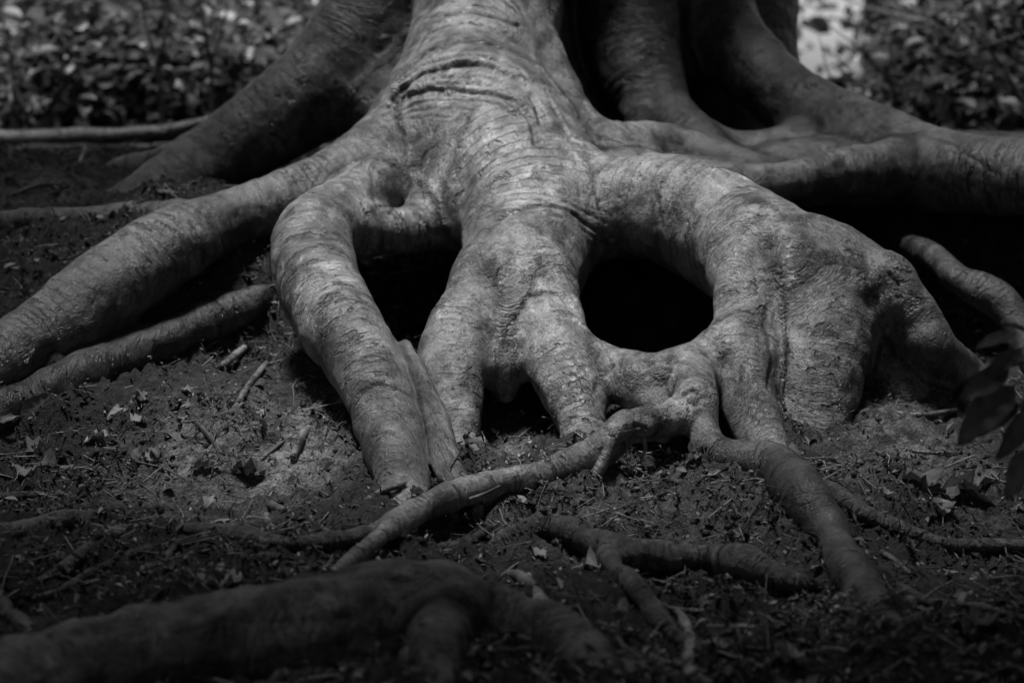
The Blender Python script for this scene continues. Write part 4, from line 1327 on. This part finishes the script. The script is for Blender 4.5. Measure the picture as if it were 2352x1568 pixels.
LV = [(228, 1030, 60, (.4, .5, .6), 'p', 'pale shrivelled leaf at the lower end of the crumpled row at left'), (285, 960, 52, (.8, -.5, 2.4), 'p', 'pale shrivelled leaf in the middle of the crumpled row at left'), (312, 1000, 48, (.5, .9, 1.1), 'p', 'small pale scrap right of the crumpled row at left'),
      (300, 985, 70, (.5, .3, -.6), 'p', 'large pale crumpled dead leaf on the bank at left'), (255, 1010, 66, (.3, -.4, 1.9), 'p', 'pale curled dead leaf just below the large crumpled one'), (325, 935, 58, (.9, .2, .4), 'p', 'pale ragged dead leaf standing above the large crumpled one'),
      (490, 1172, 75, (.2, .1, .9), 'p', 'pale leaf scrap in front of the sandy patch'), (1340, 1315, 130, (.3, .5, -1.1), 'p', 'pale curled leaf tucked under the bent front root'), (1250, 1290, 70, (.2, -.3, .4), 'p', 'small pale leaf left of the curled leaf under the bent root'),
      (1850, 1535, 120, (.1, .2, 1.0), 'p', 'narrow pale leaf at the bottom right of centre'), (560, 1350, 95, (.1, .0, 1.4), 'p', 'pale flat chip lying on the thick front root'), (2240, 1460, 120, (.3, .3, -.5), 'd', 'dull curled leaf at the lower right'),
      (2130, 1140, 120, (.6, .2, .3), 'd', 'dark curled leaf in the leaf pile at right, leftmost'), (2190, 1170, 110, (.9, -.4, -.8), 'd', 'brownish folded leaf in the middle of the leaf pile at right'), (2250, 1140, 120, (.5, .5, 1.2), 'p', 'pale curled leaf in the leaf pile at right'),
      (2165, 1205, 100, (1.1, .2, .1), 'p', 'pale leaf hanging at the bottom of the leaf pile at right'), (2290, 1120, 90, (.3, -.2, 2.0), 'd', 'small leaf at the right end of the leaf pile'), (2050, 1155, 60, (.1, .1, .7), 'p', 'small pale leaf left of the leaf pile at right'),
      (60, 1060, 100, (.4, .2, -.9), 'd', 'dark dead leaf in the clump at the left edge, uppermost'), (130, 1085, 100, (.2, -.4, 1.2), 'd', 'dark dead leaf in the clump at the left edge, rightmost'), (40, 1110, 95, (.5, .5, .1), 'd', 'dark dead leaf in the clump at the left edge, lowest'),
      (90, 1130, 80, (.2, .2, 2.2), 'd', 'dull leaf just below the dark clump at the left edge'), (500, 1100, 70, (.5, .1, 1.2), 'd', 'small dark curled leaf on the pale soil, left one'), (610, 1100, 100, (.3, .1, 1.5), 'd', 'dark curled leaf on the pale soil, right one'),
      (1080, 1060, 85, (1.2, .2, .2), 'd', 'dark leaf leaning beside the foot of the central root'), (1030, 1215, 85, (.3, .4, -.7), 'd', 'dull leaf under the thin crossing root'), (1440, 1420, 80, (.2, -.3, .8), 'd', 'dark leaf beside the slanting root at the bottom'),
      (1860, 1080, 70, (.4, .4, 1.0), 'd', 'small dark leaf right of the arch foot'), (1830, 1060, 80, (.8, .1, -.3), 'd', 'dark upright leaf touching the arch foot'), (320, 450, 60, (.1, .1, .5), 'p', 'pale leaf on the ground behind the long left root'),
      (355, 335, 45, (.6, .1, .5), 'p', 'small pale leaf standing by the fallen log'), (470, 745, 60, (.2, .1, 1.3), 'p', 'small bright leaf lying above the low left root'), (700, 1330, 60, (.2, .1, .4), 'd', 'small dull leaf behind the thick front root'),
      (160, 1330, 70, (.2, .3, .9), 'd', 'small dull leaf at lower left'), (1640, 1400, 70, (.3, .1, 1.8), 'd', 'small dull leaf below the bent front root'), (2030, 1480, 90, (.3, .3, .3), 'd', 'dull leaf at the end of the lower right root'),
      (1560, 1040, 50, (.9, .2, .3), 'p', 'tiny pale leaf under the gnarled horn'), (1140, 1010, 45, (.4, .1, .4), 'p', 'tiny pale leaf between the two feet of the central root')]
for i, (px, py, lp, rot, kd, lab) in enumerate(LV):
    put_leaf(px, py, lp, rot, kd, lab, i)
rl = np.random.default_rng(77)
REG = [((0, 700, 1230, 1420), 14, 'small dead leaf among the litter at lower left'), ((1300, 2300, 1300, 1560), 14, 'small dead leaf among the litter at lower right'), ((1850, 2340, 960, 1280), 12, 'small dead leaf scattered on the open soil at right'),
       ((0, 400, 340, 470), 12, 'small dead leaf scattered near the fallen log'), ((250, 800, 900, 1190), 10, 'small dead leaf scattered on the soil left of the leg-like root')]
for (x0, x1, y0, y1), n_, lab in REG:
    for q in range(n_):
        put_leaf(rl.uniform(x0, x1), rl.uniform(y0, y1), rl.uniform(28, 60), (rl.normal() * .35, rl.normal() * .35, rl.uniform(0, 6.3)), 'p' if rl.random() < .25 else 'd', lab, int(rl.integers(0, 28)), .004, lab.replace('small dead leaf', 'small leaves'))


# ------------------------------------------------------------------ saplings in front
def sapling(base, stems, leaves, label, mat_leaf, name='sapling'):
    """base: world point; stems: list of world paths; leaves: (point, length, euler)"""
    t = empty(name, base)
    tag(t, label, 'plant')
    b = np.array(base)
    for i, st in enumerate(stems):
        Q3 = np.array(st, float)
        Q3[:, :3] -= b
        link(bpy.data.objects.new('stem', tube_mesh('stem', Q3, M['twig'], 6, .1, i, 6)), t)
    for k, (p, ln, e) in enumerate(leaves):
        o = bpy.data.objects.new('leaf', mat_leaf[k % len(mat_leaf)])
        o.location = np.array(p) - b
        if len(e) == 4:                       # ('to', tip point, normal hint, 0)
            dv = Vector(np.array(e[1]) - np.array(p))
            ln = dv.length
            dv.normalize()
            nz_ = Vector(e[2])
            xz = dv.cross(nz_).normalized()
            nz_ = xz.cross(dv)
            o.rotation_euler = Matrix((xz, dv, nz_)).transposed().to_euler()
        else:
            o.rotation_euler = e
        o.scale = (ln * .52, ln * .85, ln * .85)
        link(o, t)
    return t


YS = -1.75
bp = at(2520, 1250, YS)
bz = float(ground_z(bp[0], bp[1]))
stem = [(bp[0], bp[1], bz - .03, .006), (*at(2490, 1000, YS), .0055), (*at(2430, 830, YS), .005), (*at(2360, 760, YS), .004), (*at(2300, 740, YS), .003)]
st2 = [(*at(2490, 1000, YS), .004), (*at(2420, 950, YS - .03), .003), (*at(2340, 930, YS - .05), .002)]
st3 = [(*at(2430, 830, YS), .003), (*at(2360, 830, YS), .0025), (*at(2290, 850, YS), .002)]
LFS = []
for k, (bx_, by_, tx_, ty_) in enumerate([(2335, 765, 2225, 800), (2318, 842, 2190, 925), (2330, 885, 2182, 1030), (2345, 925, 2225, 1005), (2362, 945, 2288, 1072), (2372, 1030, 2305, 1145), (2350, 800, 2250, 868), (2400, 880, 2340, 960), (2400, 760, 2440, 880), (2430, 1000, 2400, 1120)]):
    LFS.append((at(bx_, by_, YS - .02), .1, ('to', at(tx_, ty_, YS - .05 - .02 * (k % 3)), (.35 * math.sin(k * 2.1), -.75, .55 + .3 * math.cos(k * 1.7)), 0)))
GD = []
for m0 in GREEN:
    m1 = m0.copy()
    m1.materials[0] = M['leaf_dark']
    GD.append(m1)
sapling((bp[0], bp[1], bz), [stem, st2, st3], LFS, 'young beech with dark pointed leaves reaching in at the right edge', GD)
bp = gp(90, 1025)
sapling((bp[0], bp[1], float(ground_z(bp[0], bp[1]))), [[(bp[0], bp[1], bp[2] - .01, .002), (*at(62, 985, bp[1]), .0018), (*at(45, 955, bp[1]), .0014)]],
        [(at(45, 957, bp[1]), .075, ('to', at(120, 893, bp[1] - .02), (.2, -.7, .6), 0)), (at(42, 955, bp[1]), .07, ('to', at(-25, 972, bp[1] - .03), (-.2, -.7, .6), 0))], 'seedling with two dark leaves at the left edge beside the low root', GD, 'seedling')
bp = gp(55, 690)
sapling((bp[0], bp[1], float(ground_z(bp[0], bp[1]))), [[(bp[0], bp[1], bp[2] - .01, .003), (*at(50, 620, bp[1]), .0025), (*at(42, 540, bp[1]), .0015)], [(*at(50, 620, bp[1]), .002), (*at(85, 580, bp[1]), .0012)]],
        [(at(45, 560, bp[1]), .06, (.9, .2, .3)), (at(50, 610, bp[1]), .07, (-.9, .3, 1.7)), (at(52, 640, bp[1]), .07, (-1.1, -.2, -1.4)), (at(75, 600, bp[1]), .05, (.3, .6, -.6)), (at(50, 650, bp[1]), .08, (-1.2, .4, 2.4)), (at(55, 660, bp[1]), .07, (-1.0, .1, -2.2))],
        'withered pale plant behind the long root at the left edge', PALE, 'withered_plant')
bp = gp(1880, 1090)
sapling((bp[0], bp[1], float(ground_z(bp[0], bp[1]))), [[(bp[0], bp[1], bp[2] - .01, .0015), (*at(1872, 1070, bp[1]), .001)]], [(at(1872, 1070, bp[1]), .035, (.2, .2, -1.2)), (at(1872, 1070, bp[1]), .03, (.2, -.2, 1.2))], 'tiny two-leaved seedling right of the arch foot', GREEN, 'seedling')


# ------------------------------------------------------------------ litter and crumbs nobody could count
SANDC = [gp(a_[0], a_[1]) for a_ in SANDY]


def ground_detail():
    rnd = np.random.default_rng(9)
    # crumbs of bark, bits of leaf
    def scatter(n):
        d = rnd.uniform(2.1, 7.0, n * 2) ** 1.0
        px = rnd.uniform(-200, 2550, n * 2)
        y = CAM[1] + d
        x = (px - 1176) / FPX * d
        sd_ = np.zeros(n * 2)
        for (ppx, ppy, r_, a_), c_ in zip(SANDY, SANDC):
            rr = r_ * dist_of(c_) / FPX
            sd_ = np.maximum(sd_, a_ * np.exp(-((x - c_[0]) / rr) ** 2 - ((y - c_[1]) / (rr * 1.9)) ** 2))
        keep = rnd.random(n * 2) < (.75 + .25 * (bank_z(x, y) > .006)) * (1 - .8 * sd_) * (1.0 - 0.75 * sstep(-.25, .3, vnoise(np.stack([x * 3, y * 3, x * 0], 1))))
        return x[keep][:n], y[keep][:n]
    x, y = scatter(60000)
    C = np.stack([x, y, ground_detail_z(x, y) + .004], 1)
    V1, F1, t1 = leaf_cloud(C, .0105, rnd, .5, .22)
    x, y = scatter(4200)
    C = np.stack([x, y, ground_detail_z(x, y) + .006], 1)
    V2, F2, t2 = leaf_cloud(C, .028, rnd, .5, .22)
    o = link(bpy.data.objects.new('leaf_litter', mesh_from('leaf_litter', np.vstack([V1, V2]), np.vstack([F1, F2 + len(V1)]), M['litter'], attrs=dict(tone=np.concatenate([t1, t2]), vein=np.zeros(len(V1) + len(V2))), smooth=False)))
    tag(o, 'fine crumbled leaf litter strewn over the forest floor', 'litter', kind='stuff')
    # needle-like sticks
    x, y = scatter(8000)
    n = len(x)
    a = rnd.uniform(0, math.pi, n)
    L = rnd.uniform(.012, .045, n)
    w_ = rnd.uniform(.0006, .0016, n)
    dx, dy = np.cos(a) * L, np.sin(a) * L
    z0 = ground_detail_z(x, y) + .004
    tl_ = rnd.normal(size=n) * .25 * L
    A = np.stack([x - dx, y - dy, z0 - tl_], 1)
    B = np.stack([x + dx, y + dy, z0 + tl_ + .002], 1)
    s_ = np.stack([-np.sin(a) * w_, np.cos(a) * w_, w_ * 0], 1)
    u_ = np.stack([w_ * 0, w_ * 0, w_ * 1.6], 1)
    Vv = np.stack([A - s_, A + s_, A + u_, B - s_, B + s_, B + u_], 1).reshape(-1, 3)
    k = np.arange(n)[:, None] * 6
    Fq = np.concatenate([k + np.array([[0, 3, 5, 2]]), k + np.array([[1, 2, 5, 4]]), k + np.array([[0, 1, 4, 3]])])
    o = link(bpy.data.objects.new('fine_sticks', mesh_from('fine_sticks', Vv, Fq, M['litter'], attrs=dict(tone=np.repeat(rnd.random(n), 6), vein=np.zeros(n * 6)), smooth=False)))
    tag(o, 'fine sticks and root hairs strewn over the forest floor', 'litter', kind='stuff')
    # long hair roots lying over the soil
    x, y = scatter(1500)
    Vh, Fh, Th = [], [], []
    for k in range(len(x)):
        a = rnd.uniform(0, 6.3)
        st_ = rnd.uniform(.010, .026)
        w0 = rnd.uniform(.0008, .0022)
        xs, ys = [x[k]], [y[k]]
        for q in range(7):
            a += rnd.normal() * .38
            xs.append(xs[-1] + math.cos(a) * st_)
            ys.append(ys[-1] + math.sin(a) * st_)
        xs, ys = np.array(xs), np.array(ys)
        zs = ground_detail_z(xs, ys) + .003 + .005 * np.abs(np.sin(np.arange(8) * .9 + k))
        b0_ = len(Vh) * 24
        ring_ = np.stack([xs, ys, zs], 1)
        wq = w0 * np.linspace(1, .4, 8)
        Vh.append(np.stack([ring_ + np.stack([wq * math.cos(t_), wq * math.sin(t_), wq * .8 * math.cos(t_ + 1)], 1) for t_ in (0, 2.1, 4.2)], 1).reshape(-1, 3))
        for q in range(7):
            for j in range(3):
                j2 = (j + 1) % 3
                Fh.append((b0_ + q * 3 + j, b0_ + q * 3 + j2, b0_ + q * 3 + 3 + j2, b0_ + q * 3 + 3 + j))
        Th += [rnd.random()] * 24
    Vh = np.vstack(Vh)
    o = link(bpy.data.objects.new('hair_roots', mesh_from('hair_roots', Vh, np.array(Fh), M['litter'], attrs=dict(tone=np.array(Th), vein=np.zeros(len(Vh))))))
    tag(o, 'hair-thin roots tangled over the soil', 'roots', kind='stuff')
    # crumbs of earth
    x, y = scatter(9000)
    n = len(x)
    r_ = rnd.uniform(.002, .0085, n) ** 1.0
    ov = np.array([(1, 0, 0), (-1, 0, 0), (0, 1, 0), (0, -1, 0), (0, 0, 1), (0, 0, -1)], float)
    Vv = np.stack([x, y, ground_detail_z(x, y) + r_ * .4], 1)[:, None] + ov[None] * r_[:, None, None] * rnd.uniform(.6, 1.3, (n, 6, 1))
    of = np.array([(0, 2, 4), (2, 1, 4), (1, 3, 4), (3, 0, 4), (2, 0, 5), (1, 2, 5), (3, 1, 5), (0, 3, 5)])
    Fq = (np.arange(n)[:, None, None] * 6 + of[None]).reshape(-1, 3)
    o = link(bpy.data.objects.new('soil_crumbs', mesh_from('soil_crumbs', Vv.reshape(-1, 3), Fq, M['soil'], attrs=dict(sandy=np.full(n * 6, .25)))))
    tag(o, 'crumbs of earth loose on the bank', 'soil', kind='stuff')


def ground_detail_z(x, y):
    x = np.asarray(x, float)
    y = np.asarray(y, float)
    P = np.stack([x, y, np.zeros_like(x)], -1)
    return ground_z(x, y) + bank_z(x, y) + 0.022 * fbm(P * 12, 3) + 0.026 * (np.abs(fbm(P * 34, 3)) - .42)


ground_detail()
print('script', round(time.time() - T0, 1))
